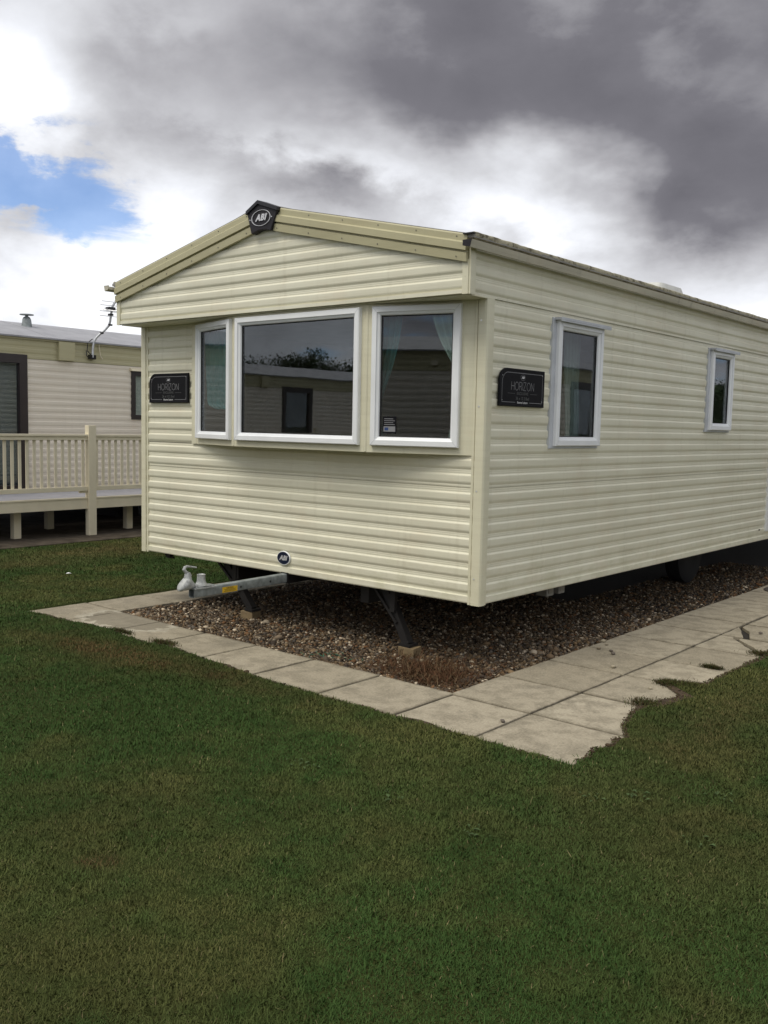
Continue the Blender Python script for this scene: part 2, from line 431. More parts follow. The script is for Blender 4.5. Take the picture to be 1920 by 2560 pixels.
# ------------------------------------------------------------------ mesh helpers
class MB:
    def __init__(s):
        s.v = []; s.f = []; s.mi = []; s.cur = 0
    def pts(s, ps):
        i = len(s.v); s.v.extend([tuple(p) for p in ps]); return list(range(i, i + len(ps)))
    def face(s, idx):
        s.f.append(tuple(idx)); s.mi.append(s.cur)
    def poly(s, ps):
        s.face(s.pts(ps))
    def box(s, lo, hi):
        x0, y0, z0 = lo; x1, y1, z1 = hi
        p = s.pts([(x0, y0, z0), (x1, y0, z0), (x1, y1, z0), (x0, y1, z0), (x0, y0, z1), (x1, y0, z1), (x1, y1, z1), (x0, y1, z1)])
        for q in ((0, 3, 2, 1), (4, 5, 6, 7), (0, 1, 5, 4), (1, 2, 6, 5), (2, 3, 7, 6), (3, 0, 4, 7)):
            s.face([p[i] for i in q])
        return s
    def loops(s, rings, closed=True, cap=True):
        """skin consecutive rings of equal length"""
        ids = [s.pts(r) for r in rings]
        n = len(ids[0])
        for a, b in zip(ids, ids[1:]):
            for i in range(n if closed else n - 1):
                j = (i + 1) % n
                s.face((a[i], a[j], b[j], b[i]))
        if cap:
            s.face(list(reversed(ids[0]))); s.face(ids[-1])
        return s
    def prism(s, poly, axis_vec):
        """extrude a 3D polygon along a vector"""
        av = Vector(axis_vec)
        return s.loops([poly, [tuple(Vector(p) + av) for p in poly]])
    def tube(s, path, r, n=8, cap=True):
        rings = []
        path = [Vector(p) for p in path]
        up0 = None
        for i, p in enumerate(path):
            t = (path[min(i + 1, len(path) - 1)] - path[max(i - 1, 0)]).normalized()
            ref = Vector((0, 0, 1)) if abs(t.z) < 0.9 else Vector((0, 1, 0))
            if up0 is not None:
                ref = up0
            a = t.cross(ref).normalized(); b = a.cross(t).normalized(); up0 = b
            rr = r[i] if isinstance(r, (list, tuple)) else r
            rings.append([tuple(p + a * (math.cos(2 * PI * k / n) * rr) + b * (math.sin(2 * PI * k / n) * rr)) for k in range(n)])
        return s.loops(rings, True, cap)
    def lathe(s, prof, c, n=20, axis='z'):
        rings = []
        for r, h in prof:
            ring = []
            for k in range(n):
                a = 2 * PI * k / n
                if axis == 'z': ring.append((c[0] + r * math.cos(a), c[1] + r * math.sin(a), c[2] + h))
                elif axis == 'x': ring.append((c[0] + h, c[1] + r * math.cos(a), c[2] + r * math.sin(a)))
                else: ring.append((c[0] + r * math.sin(a), c[1] + h, c[2] + r * math.cos(a)))
            rings.append(ring)
        return s.loops(rings)
    def bar(s, a, b, w, t, up=(0, 0, 1)):
        """rectangular bar from a to b, w across, t along up"""
        a = Vector(a); b = Vector(b); d = (b - a).normalized(); u = Vector(up)
        x = d.cross(u).normalized() * (w / 2); y = x.cross(d).normalized() * (t / 2)
        return s.loops([[tuple(p + x * i + y * j) for i, j in ((-1, -1), (1, -1), (1, 1), (-1, 1))] for p in (a, b)])
    def build(s, name, material, parent=None, smooth=False, bevel=0.0, recalc=True):
        me = bpy.data.meshes.new(name)
        me.from_pydata(s.v, [], s.f)
        ms = material if isinstance(material, (list, tuple)) else [material]
        for m in ms: me.materials.append(m)
        if len(ms) > 1: me.polygons.foreach_set('material_index', s.mi)
        if recalc or bevel:
            bm = bmesh.new(); bm.from_mesh(me)
            bmesh.ops.recalc_face_normals(bm, faces=bm.faces)
            if bevel:
                bmesh.ops.remove_doubles(bm, verts=bm.verts, dist=1e-5)
                es = [e for e in bm.edges if len(e.link_faces) == 2 and e.calc_face_angle(0) > 0.5]
                bmesh.ops.bevel(bm, geom=es, offset=bevel, segments=2, affect='EDGES', profile=0.6, clamp_overlap=True)
            bm.to_mesh(me); bm.free()
        if smooth:
            me.polygons.foreach_set('use_smooth', [True] * len(me.polygons))
            if hasattr(me, 'set_sharp_from_angle'): me.set_sharp_from_angle(angle=R(40))
        o = bpy.data.objects.new(name, me)
        COL.objects.link(o)
        if parent is not None: o.parent = parent
        return o


def tag(o, label=None, cat=None, group=None, kind=None):
    if label: o['label'] = label
    if cat: o['category'] = cat
    if group: o['group'] = group
    if kind: o['kind'] = kind
    return o


def empty(name, loc, rz=0.0):
    o = bpy.data.objects.new(name, None)
    o.location = loc; o.rotation_euler = (0, 0, rz)
    o.empty_display_size = 0.2
    COL.objects.link(o)
    return o


def copy_tree(o, parent=None):
    c = o.copy(); COL.objects.link(c)
    if parent is not None: c.parent = parent
    for ch in list(o.children): copy_tree(ch, c)
    return c


def text_mesh(name, body, size, material, parent, mtx, extrude=0.001, shear=0.0, offset=0.0, spacing=1.0, xscale=1.0):
    """flat lettering in the built-in font, centred, laid out by mtx (columns: along, up, outward, origin)"""
    cu = bpy.data.curves.new(name, 'FONT')
    cu.body = body; cu.size = size; cu.align_x = 'CENTER'; cu.align_y = 'CENTER'
    cu.extrude = extrude; cu.shear = shear; cu.offset = offset; cu.space_character = spacing; cu.resolution_u = 3
    t = bpy.data.objects.new(name, cu); COL.objects.link(t)
    dg = bpy.context.evaluated_depsgraph_get()
    me = bpy.data.meshes.new_from_object(t.evaluated_get(dg))
    bpy.data.objects.remove(t); bpy.data.curves.remove(cu)
    me.transform(mtx @ Matrix.Diagonal((xscale, 1, 1, 1)))
    me.name = name
    me.materials.clear(); me.materials.append(material)
    o = bpy.data.objects.new(name, me); COL.objects.link(o)
    o.parent = parent
    return o


def frame_mtx(along, up, out, org):
    a, u_, n = Vector(along), Vector(up), Vector(out)
    return Matrix(((a.x, u_.x, n.x, org[0]), (a.y, u_.y, n.y, org[1]), (a.z, u_.z, n.z, org[2]), (0, 0, 0, 1)))


# ------------------------------------------------------------------ ground
def vnoise(x, y, scale, seed):
    g = np.random.default_rng(seed).random((128, 128))
    u_ = np.asarray(x) * scale + 51.7; v_ = np.asarray(y) * scale + 37.3
    i = np.floor(u_).astype(int); j = np.floor(v_).astype(int)
    fx = u_ - i; fy = v_ - j
    fx = fx * fx * (3 - 2 * fx); fy = fy * fy * (3 - 2 * fy)
    a = g[i % 128, j % 128]; b = g[(i + 1) % 128, j % 128]; c = g[i % 128, (j + 1) % 128]; d = g[(i + 1) % 128, (j + 1) % 128]
    return a * (1 - fx) * (1 - fy) + b * fx * (1 - fy) + c * (1 - fx) * fy + d * fx * fy


def fbm(x, y, scale, seed, octv=4):
    t = 0; a = 0.5; n = 0
    for o in range(octv):
        t = t + a * vnoise(x, y, scale * 2 ** o, seed + o); n += a; a *= 0.5
    return t / n


FX = np.array([-3.9, -3.77, -3.2, -2.73, -2.59, -2.2, -2.03, -1.7, -1.18, -0.66, 0.24, 1.33])
FY = np.array([-1.03, -1.02, -0.99, -0.93, -0.985, -1.01, -0.97, -1.0, -1.06, -1.10, -1.11, -1.115])
RYs = np.array([-1.2, -1.11, -0.99, -0.83, -0.78, -0.64, -0.56, -0.38, -0.21, -0.01, 0.12, 0.42, 0.52, 0.62, 0.75, 0.94, 1.18, 1.47, 1.84, 1.91, 2.4, 3.2, 4.0, 5.0, 8, 30])
RXs = np.array([1.35, 1.335, 1.32, 1.27, 1.31, 1.28, 1.30, 1.19, 1.15, 1.12, 1.19, 1.24, 1.12, 1.00, 1.19, 1.20, 1.20, 1.22, 1.24, 1.19, 1.25, 1.3, 1.22, 1.3, 1.28, 1.3])


def front_edge(x):
    x = np.asarray(x, float)
    e = np.interp(x, FX, FY) - 0.022
    return e + 0.035 * (fbm(x, x * 0 + 3.3, 9.0, 41, 4) - 0.5)


def right_edge(y):
    y = np.asarray(y, float)
    return np.interp(y, RYs, RXs) + 0.05 * np.clip((y + 1.15) / 0.4, 0, 1) + 0.034 * (fbm(y, y * 0 + 1.1, 11.0, 57, 5) - 0.5)


LEFT_X = -3.84


def left_edge(y):
    y = np.asarray(y, float)
    return LEFT_X + 0.04 * (fbm(y, y * 0 + 7.7, 6.0, 77, 4) - 0.5)


ZL = 0.012


def build_lawn():
    b = MB()
    far = 400.0
    def strip(A, B_):
        i0 = b.pts(A); i1 = b.pts(B_)
        for k_ in range(len(A) - 1): b.face((i0[k_], i0[k_ + 1], i1[k_ + 1], i1[k_]))
    # in front of the paving
    xs = np.concatenate([[-far, -12], np.linspace(-3.9, 1.36, 360), [12, far]])
    ys = np.where((xs < -3.95) | (xs > 1.4), -1.05, front_edge(xs))
    ys[-3:] = -1.115
    ys[:3] = ys[2]
    strip([(x, -far, ZL) for x in xs], [(x, y - 0.02, ZL) for x, y in zip(xs, ys)])
    strip([(x, y - 0.02, ZL) for x, y in zip(xs[2:-2], ys[2:-2])], [(x, y, 0.001) for x, y in zip(xs[2:-2], ys[2:-2])])
    # right of the path
    yy = np.concatenate([np.linspace(-1.11, 7, 520), [30, far]])
    ex = right_edge(yy)
    yy[0] = -1.135
    ex[0] = 1.36
    strip([(x + 0.02, y, ZL) for x, y in zip(ex, yy)], [(far, y, ZL) for y in yy])
    strip([(x, y, 0.001) for x, y in zip(ex, yy)], [(x + 0.02, y, ZL) for x, y in zip(ex, yy)])
    # left of the paving, round to the neighbour's base
    yl = np.concatenate([[ys[2] - 0.02], np.linspace(-1.0, 9, 260), [30, far]])
    lx = left_edge(yl); lx[0] = -3.9
    strip([(-far, y, ZL) for y in yl], [(x - 0.02, y, ZL) for x, y in zip(lx, yl)])
    strip([(x - 0.02, y, ZL) for x, y in zip(lx, yl)], [(x, y, 0.001) for x, y in zip(lx, yl)])
    o = b.build('lawn', LAWN)
    return tag(o, kind='structure')


build_lawn()
# ground sheet below everything, behind the caravan too
g = MB(); g.poly([(-400, -400, -0.075), (400, -400, -0.075), (400, 400, -0.075), (-400, 400, -0.075)])
tag(g.build('ground', SAND), kind='structure')
# gravel bed
b = MB(); b.poly([(-3.335, -0.5, -0.034), (0.165, -0.5, -0.034), (0.165, 14, -0.034), (-3.335, 14, -0.034)])
tag(b.build('gravel_bed', GRAVELBASE), kind='structure')

# --- paving: bedding and slabs
b = MB()
b.poly([(-3.93, -1.16, -0.030), (1.42, -1.16, -0.030), (1.42, -0.5, -0.030), (-3.93, -0.5, -0.030)])
b.poly([(0.165, -0.5, -0.030), (1.42, -0.5, -0.030), (1.42, 13, -0.030), (0.165, 13, -0.030)])
b.poly([(-3.93, -0.5, -0.030), (-3.335, -0.5, -0.030), (-3.335, 13, -0.030), (-3.93, 13, -0.030)])
path = tag(b.build('path', SAND), kind='structure')


def slab_mesh(poly, j=0.0085, t=0.05, ch=0.005):
    """one paving slab from its outline: worn arrises, slightly uneven outline"""
    n = len(poly)
    c = Vector((sum(p[0] for p in poly) / n, sum(p[1] for p in poly) / n))
    pts = []
    for i in range(n):                     # subdivide edges and roughen them
        a = Vector(poly[i]); e = Vector(poly[(i + 1) % n])
        m_ = max(2, int((e - a).length / 0.075))
        for q in range(m_):
            p = a.lerp(e, q / m_)
            nin = (c - p).normalized()
            w = j + (random.random() ** 3) * 0.006 + (0.004 if q == 0 else 0)
            pts.append(p + nin * w)
    def ring(ins, z):
        return [(p.x + (c - p).normalized().x * ins, p.y + (c - p).normalized().y * ins, z) for p in pts]
    b = MB()
    b.loops([ring(0, -t), ring(0, -ch), ring(ch * 0.45, -ch * 0.3), ring(ch * 1.3, 0.0)])
    # recentre
    b.v = [(x - c.x, y - c.y, z) for x, y, z in b.v]
    return b, c


def place_slab(poly, dz=0.0, tilt=0.003):
    b, c = slab_mesh(poly)
    o = b.build('paving_slab', SLAB, path)
    o.location = (c.x, c.y, dz)
    o.rotation_euler = (random.uniform(-tilt, tilt), random.uniform(-tilt, tilt), 0)
    return o


def rect(x0, y0, x1, y1):
    return [(x0, y0), (x1, y0), (x1, y1), (x0, y1)]


YJ = [-1.115, -0.54, 0.05, 0.645, 1.22, 1.80, 2.375, 2.955, 3.54, 4.12, 4.70, 5.28, 5.86, 6.44, 7.02, 7.6, 8.2, 8.8]
for i in range(len(YJ) - 1):
    place_slab(rect(0.165 if i else 0.20, YJ[i], 0.745, YJ[i + 1]), random.uniform(-0.003, 0.002))
    if i in (5, 6):
        continue
    place_slab(rect(0.745, YJ[i], 1.345, YJ[i + 1]), random.uniform(-0.003, 0.002))
# the cracked slabs
place_slab([(0.745, 1.80), (1.345, 1.80), (1.345, 1.855), (1.21, 1.885), (1.04, 2.10), (0.865, 2.30), (0.84, 2.375), (0.745, 2.375)], 0.0)
place_slab([(1.24, 1.905), (1.345, 1.885), (1.345, 2.375), (0.895, 2.375), (0.90, 2.32), (1.075, 2.125)], -0.006, 0.006)
place_slab([(0.745, 2.375), (0.925, 2.375), (0.815, 2.65), (0.745, 2.775)], 0.001)
place_slab([(0.97, 2.375), (1.345, 2.375), (1.345, 2.955), (0.745, 2.955), (0.745, 2.83), (0.85, 2.68)], -0.005, 0.006)
XJ = [-3.30, -2.74, -2.165, -1.585, -1.005, -0.40, 0.20]
for i in range(len(XJ) - 1):
    place_slab(rect(XJ[i], -1.115, XJ[i + 1], -0.495 - 0.01 * (i % 2)), random.uniform(-0.003, 0.002))
place_slab(rect(-3.86, -1.08, -3.30, -0.47), 0.002)
YL = [-0.47, 0.10, 0.68, 1.26, 1.84, 2.42, 3.0, 3.58, 4.16, 4.74, 5.32]
for i in range(len(YL) - 1):
    place_slab(rect(-3.88, YL[i], -3.335, YL[i + 1]), random.uniform(-0.003, 0.003))

# --- soil and thatch along the paving edge (irregular, lies on the slabs)
b = MB()
def soil_strip(ts, inner, outer, along):
    A = []; B_ = []
    for t, i_, o_ in zip(ts, inner, outer):
        A.append((t, i_, 0.006) if along == 'x' else (i_, t, 0.006))
        B_.append((t, o_, 0.010) if along == 'x' else (o_, t, 0.010))
    i0 = b.pts(A); i1 = b.pts(B_)
    for k_ in range(len(ts) - 1): b.face((i0[k_], i0[k_ + 1], i1[k_ + 1], i1[k_]))
ts = np.linspace(-1.06, 6.5, 1100)
re = right_edge(ts)
soil_strip(ts, re - 0.002 - 0.20 * np.clip(fbm(ts, ts * 0, 3.0, 91, 6) - 0.46, 0, 1) * 2.0 - 0.03 * np.clip(fbm(ts, ts * 0 + 9, 16.0, 95, 4) - 0.4, 0, 1), re + 0.06, 'y')
ts = np.linspace(-3.8, 1.2, 380)
fe = front_edge(ts)
soil_strip(ts, fe + 0.002 + 0.07 * np.clip(fbm(ts, ts * 0, 3.1, 92, 5) - 0.5, 0, 1) * 2.0, fe - 0.015, 'x')
tag(b.build('soil_edge', SOIL, recalc=False), 'crumbled brown soil along the lawn edge of the paving', 'soil', kind='stuff')

# --- pebbles
def pebble_proto():
    bm = bmesh.new(); bmesh.ops.create_icosphere(bm, subdivisions=1, radius=1.0)
    v = np.array([q.co[:] for q in bm.verts]); f = np.array([[w.index for w in q.verts] for q in bm.faces]); bm.free()
    return v, f


def scatter_mesh(name, V, F, col, material, smooth=False):
    """V (n,k,3), F (m,c) per-piece faces, col (n,3)"""
    n, kk, _ = V.shape; m_, c_ = F.shape
    me = bpy.data.meshes.new(name)
    me.vertices.add(n * kk); me.vertices.foreach_set('co', V.reshape(-1).astype(np.float32))
    idx = (F[None] + (np.arange(n) * kk)[:, None, None]).reshape(-1).astype(np.int32)
    me.loops.add(len(idx)); me.loops.foreach_set('vertex_index', idx)
    me.polygons.add(n * m_)
    me.polygons.foreach_set('loop_start', (np.arange(n * m_) * c_).astype(np.int32))
    me.polygons.foreach_set('loop_total', np.full(n * m_, c_, np.int32))
    if smooth: me.polygons.foreach_set('use_smooth', np.ones(n * m_, bool))
    at = me.color_attributes.new('tint', 'FLOAT_COLOR', 'POINT')
    cc = np.ones((n, kk, 4), np.float32)
    cc[..., :3] = col if col.ndim == 3 else col[:, None, :]
    at.data.foreach_set('color', cc.reshape(-1))
    me.materials.append(material)
    me.update(calc_edges=True)
    o = bpy.data.objects.new(name, me); COL.objects.link(o)
    return o


def euler_mats(a, b_, c):
    ca, sa, cb2, sb, cc, s3 = np.cos(a), np.sin(a), np.cos(b_), np.sin(b_), np.cos(c), np.sin(c)
    z = np.zeros_like(a); o = np.ones_like(a)
    Rz = np.stack([ca, -sa, z, sa, ca, z, z, z, o], -1).reshape(-1, 3, 3)
    Ry = np.stack([cb2, z, sb, z, o, z, -sb, z, cb2], -1).reshape(-1, 3, 3)
    Rx = np.stack([o, z, z, z, cc, -s3, z, s3, cc], -1).reshape(-1, 3, 3)
    return Rz @ Ry @ Rx


def build_gravel():
    pv, pf = pebble_proto()
    n0 = 100000
    x = rng.uniform(-3.33, 0.165, n0); y = -0.495 + 3.4 * rng.random(n0) ** 1.4
    # dense in front, thinner deep under the caravan
    keep = (rng.random(n0) < np.clip(1.35 - 0.16 * (y + 0.5), 0.25, 1))
    x, y = x[keep][:46000], y[keep][:46000]
    # extra along the right hand kerb which stays in view far back
    xe = rng.uniform(-0.9, 0.165, 12000); ye = rng.uniform(0.3, 6.8, 12000)
    x = np.concatenate([x, xe]); y = np.concatenate([y, ye])
    # a few strays on the slabs
    n = len(x)
    r = 0.0077 * np.exp(rng.normal(0, 0.38, n))
    sc = np.stack([r * rng.uniform(0.85, 1.5, n), r * rng.uniform(0.8, 1.15, n), r * rng.uniform(0.5, 0.85, n)], -1)
    V = pv[None] * (1 + 0.22 * rng.normal(0, 1, (n, len(pv), 1)).clip(-1.4, 1.4)) * sc[:, None, :]
    Rm = euler_mats(rng.uniform(0, 6.28, n), rng.normal(0, 0.35, n), rng.normal(0, 0.35, n))
    V = np.einsum('nij,nkj->nki', Rm, V)
    z = -0.030 + 0.5 * sc[:, 2] + 0.016 * rng.random(n) + 0.012 * (fbm(x, y, 2.0, 5) - 0.5)
    V += np.stack([x, y, z], -1)[:, None, :]
    pal = np.array([(0.30, 0.23, 0.15), (0.20, 0.155, 0.11), (0.42, 0.37, 0.29), (0.13, 0.11, 0.09), (0.85, 0.80, 0.70), (0.22, 0.21, 0.20), (0.26, 0.15, 0.08), (0.35, 0.30, 0.24), (0.09, 0.075, 0.065)])
    ci = rng.choice(len(pal), n, p=[.15, .20, .09, .18, .075, .11, .08, .055, .06])
    col = pal[ci] * np.array([0.62, 0.55, 0.46]) * rng.uniform(0.45, 1.15, (n, 1))
    o = scatter_mesh('gravel', V, pf, col, PEBBLE, True)
    tag(o, 'small mixed brown grey and white gravel under the caravan', 'gravel', kind='stuff')


build_gravel()

def build_crumbs():
    pv, pf = pebble_proto()
    n = 3200
    y = rng.uniform(-1.08, 4.0, n)
    a = np.clip(fbm(y, y * 0, 3.0, 91, 6) - 0.46, 0, 1) * 0.40 + 0.015
    x = right_edge(y) + 0.02 - rng.random(n) ** 1.3 * (a + 0.025)
    m_ = 900
    xf = rng.uniform(-3.7, 1.2, m_); yf = front_edge(xf) + 0.012 * rng.random(m_) - 0.004
    x = np.concatenate([x, xf]); y = np.concatenate([y, yf]); n += m_
    r = 0.0028 * np.exp(rng.normal(0, 0.45, n))
    V = pv[None] * (1 + 0.25 * rng.normal(0, 1, (n, len(pv), 1)).clip(-1.4, 1.4)) * r[:, None, None] * np.array([1.2, 1.0, 0.7])
    V += np.stack([x, y, 0.006 + r * 0.5], -1)[:, None, :]
    pal = np.array([(0.055, 0.035, 0.018), (0.075, 0.05, 0.028), (0.035, 0.024, 0.014), (0.06, 0.055, 0.02)])
    o = scatter_mesh('soil_crumbs', V, pf, pal[rng.integers(0, 4, n)] * rng.uniform(0.7, 1.3, (n, 1)), PEBBLE)
    tag(o, 'loose brown soil crumbs strewn along the paving edge', 'soil', kind='stuff')


build_crumbs()

# stray pebbles on the slabs, each a thing
pv, pf = pebble_proto()
peb = None
for (px, py, lab) in ((0.19, 1.43, 'small pebble on the paving right beside the gravel bed'), (0.26, 1.35, 'dark pebble next to the smallest one near the gravel'),
                      (0.28, 1.18, 'pale pebble sitting on a slab joint near the gravel'), (0.38, 1.18, 'brown pebble just right of the pale one on the joint'),
                      (0.43, 1.11, 'round brown pebble in the middle of the inner slab row'), (0.61, 0.76, 'single pebble by the middle joint of the right path'),
                      (1.03, 0.42, 'pebble beside the mossy notch in the right path'), (0.72, -0.79, 'lone pebble at the middle of the near corner slabs'),
                      (0.97, 2.63, 'pebble lying on the broken cracked slab')):
    me = bpy.data.meshes.new('pebble')
    sc_ = np.array([0.021, 0.016, 0.011]) * random.uniform(0.8, 1.15)
    me.from_pydata([tuple(q) for q in pv * (1 + 0.15 * rng.normal(0, 1, (len(pv), 1))) * sc_], [], [tuple(map(int, q)) for q in pf])
    me.polygons.foreach_set('use_smooth', [True] * len(me.polygons))
    me.materials.append(plain('stray_pebble', random.choice([(0.2, 0.16, 0.11), (0.32, 0.28, 0.2), (0.12, 0.1, 0.08)]), 0.8))
    o = bpy.data.objects.new('pebble', me); COL.objects.link(o)
    o.location = (px, py, 0.008); o.rotation_euler = (0, 0, random.uniform(0, 3))
    tag(o, lab, 'pebble', 'stray pebbles on the paving')

# --- grass blades
CAMP = np.array([3.4773, -5.1265, 1.6095])
RV, UV_, FV = np.array(rx), np.array(ux), -np.array(bx_)


def on_lawn(x, y, margin=0.0):
    m_ = np.ones_like(x, bool)
    inx = (x > LEFT_X - margin) & (x < right_edge(np.clip(y, -1.1, 29)) + margin * 0)
    m_ &= ~((y > front_edge(x) - 0.010 + np.random.default_rng(6).normal(0, 0.012, len(x))) & (x > left_edge(y) - 0.012) & (x < right_edge(np.clip(y, -1.11, 29)) + 0.022 + np.random.default_rng(5).normal(0, 0.022, len(x)) + 0.05 * np.clip(fbm(x, y, 5.0, 141, 3) - 0.45, 0, 1)))
    m_ &= ~((x < -7.42) & (y > -3) & (y < 8.8))
    return m_


def lawn_tint(x, y, n):
    a = fbm(x, y, 0.55, 201, 4); c = fbm(x, y, 2.4, 231, 4); f_ = fbm(x, y, 9.0, 261, 3)
    t = np.clip(0.48 + 2.9 * (a - 0.5) + 2.2 * (c - 0.5) + 1.0 * (f_ - 0.5), 0, 1)[:, None]
    green = np.array([0.040, 0.075, 0.019]); olive = np.array([0.088, 0.094, 0.030])
    col = green * (1 - t) + olive * t
    # worn brownish patches: along the paving edge at the left, one bare spot, a straw patch at the back
    def patch(cx, cy, ra, rb, ang, amt, c3):
        dx, dy = x - cx, y - cy
        u_ = (dx * math.cos(ang) + dy * math.sin(ang)) / ra; v_ = (-dx * math.sin(ang) + dy * math.cos(ang)) / rb
        w = np.clip(np.exp(-(u_ ** 2 + v_ ** 2)) * (0.4 + 1.2 * f_) * amt, 0, 1)[:, None]
        return col * (1 - w) + np.array(c3) * w
    col = patch(-2.1, -1.40, 0.75, 0.22, 0.05, 1.1, (0.105, 0.072, 0.030))
    col = patch(-1.0, -1.28, 0.8, 0.14, -0.05, 0.7, (0.080, 0.055, 0.024))
    col = patch(0.575, -3.25, 0.08, 0.045, 0.6, 1.3, (0.095, 0.060, 0.028))
    col = patch(-6.6, 1.6, 1.3, 0.45, 1.5, 0.9, (0.125, 0.105, 0.042))
    col = patch(-6.2, 0.2, 0.9, 0.35, 1.2, 0.7, (0.095, 0.082, 0.032))
    col = patch(1.6, -0.1, 0.22, 1.1, 0.0, 0.6, (0.10, 0.083, 0.034))
    col = patch(2.2, -1.6, 0.6, 0.5, 0.0, 0.55, (0.092, 0.08, 0.03))
    straw = (rng.random(n) < 0.014)[:, None]
    col = np.where(straw, np.array([0.17, 0.145, 0.07]) * rng.uniform(0.6, 1.25, (n, 1)), col)
    col = col * (0.74 + 0.52 * fbm(x, y, 1.1, 281, 4))[:, None] * 1.08
    tuft = np.clip(fbm(x, y, 16.0, 291, 2) - 0.52, 0, 1)[:, None] * 1.5
    col = col * (1 - 0.5 * tuft)
    return col * rng.uniform(0.80, 1.20, (n, 1))


def build_grass():
    # candidates drawn in the ground plane, thinning with distance
    N = 2700000
    r = 2.0 + 11.5 * rng.random(N) ** 1.15
    th = rng.uniform(-0.62, 0.62, N) + math.atan2(FV[1], FV[0])
    x = CAMP[0] + r * np.cos(th); y = CAMP[1] + r * np.sin(th)
    d = np.stack([x, y, np.zeros(N)], -1) - CAMP
    dep = d @ FV
    u_ = (d @ RV) / dep; v_ = (d @ UV_) / dep
    ok = (np.abs(u_) < 0.49) & (v_ > -0.64) & on_lawn(x, y)
    # area weighting: keep ~ constant on-screen density
    dens = np.clip(0.62 * (r / 13.5) ** 0.15, 0, 1)
    ok &= rng.random(N) < dens
    x, y, r = x[ok], y[ok], r[ok]
    if len(x) > 620000:
        s_ = rng.choice(len(x), 620000, replace=False); x, y, r = x[s_], y[s_], r[s_]
    # far grass at the left by the neighbour and at the right edge
    n = len(x)
    ln = (0.008 + 0.010 * rng.random(n)) * (0.7 + 0.65 * fbm(x, y, 3.0, 301, 3)) * (1 + 0.02 * r)
    long_ = rng.random(n) < 0.02
    ln = np.where(long_, ln * 2.0, ln)
    ln = ln * (0.75 + 0.6 * np.clip(fbm(x, y, 14.0, 321, 2), 0, 1))
    wd = (0.0011 + 0.0010 * rng.random(n)) * (0.70 + 0.17 * r)
    az_ = rng.uniform(0, 2 * PI, n)
    lean = np.abs(rng.normal(1.05, 0.40, n)).clip(0, 1.5)
    dirx, diry = np.cos(az_), np.sin(az_)
    sx, sy = -diry, dirx
    base = np.stack([x, y, np.full(n, ZL - 0.004) + 0.004 * fbm(x, y, 7.0, 311, 3)], -1)
    mid = base + np.stack([dirx * ln * 0.5 * np.sin(lean * 0.6), diry * ln * 0.5 * np.sin(lean * 0.6), ln * 0.55 * np.cos(lean * 0.6)], -1)
    tip = mid + np.stack([dirx * ln * 0.5 * np.sin(lean * 1.2), diry * ln * 0.5 * np.sin(lean * 1.2), ln * 0.5 * np.cos(lean * 1.2).clip(-0.1, 1)], -1)
    side = np.stack([sx * wd, sy * wd, np.zeros(n)], -1)
    V = np.stack([base - side, base + side, tip + side * 0.25, tip - side * 0.25], 1)
    V[:, 2:, 2] = np.maximum(V[:, 2:, 2], ZL + 0.003)
    F = np.array([[0, 1, 2, 3]])
    col = lawn_tint(x, y, n)
    o = scatter_mesh('grass', V, F, col, BLADE)
    tag(o, 'short mown green grass with olive and straw patches', 'grass', kind='stuff')


build_grass()


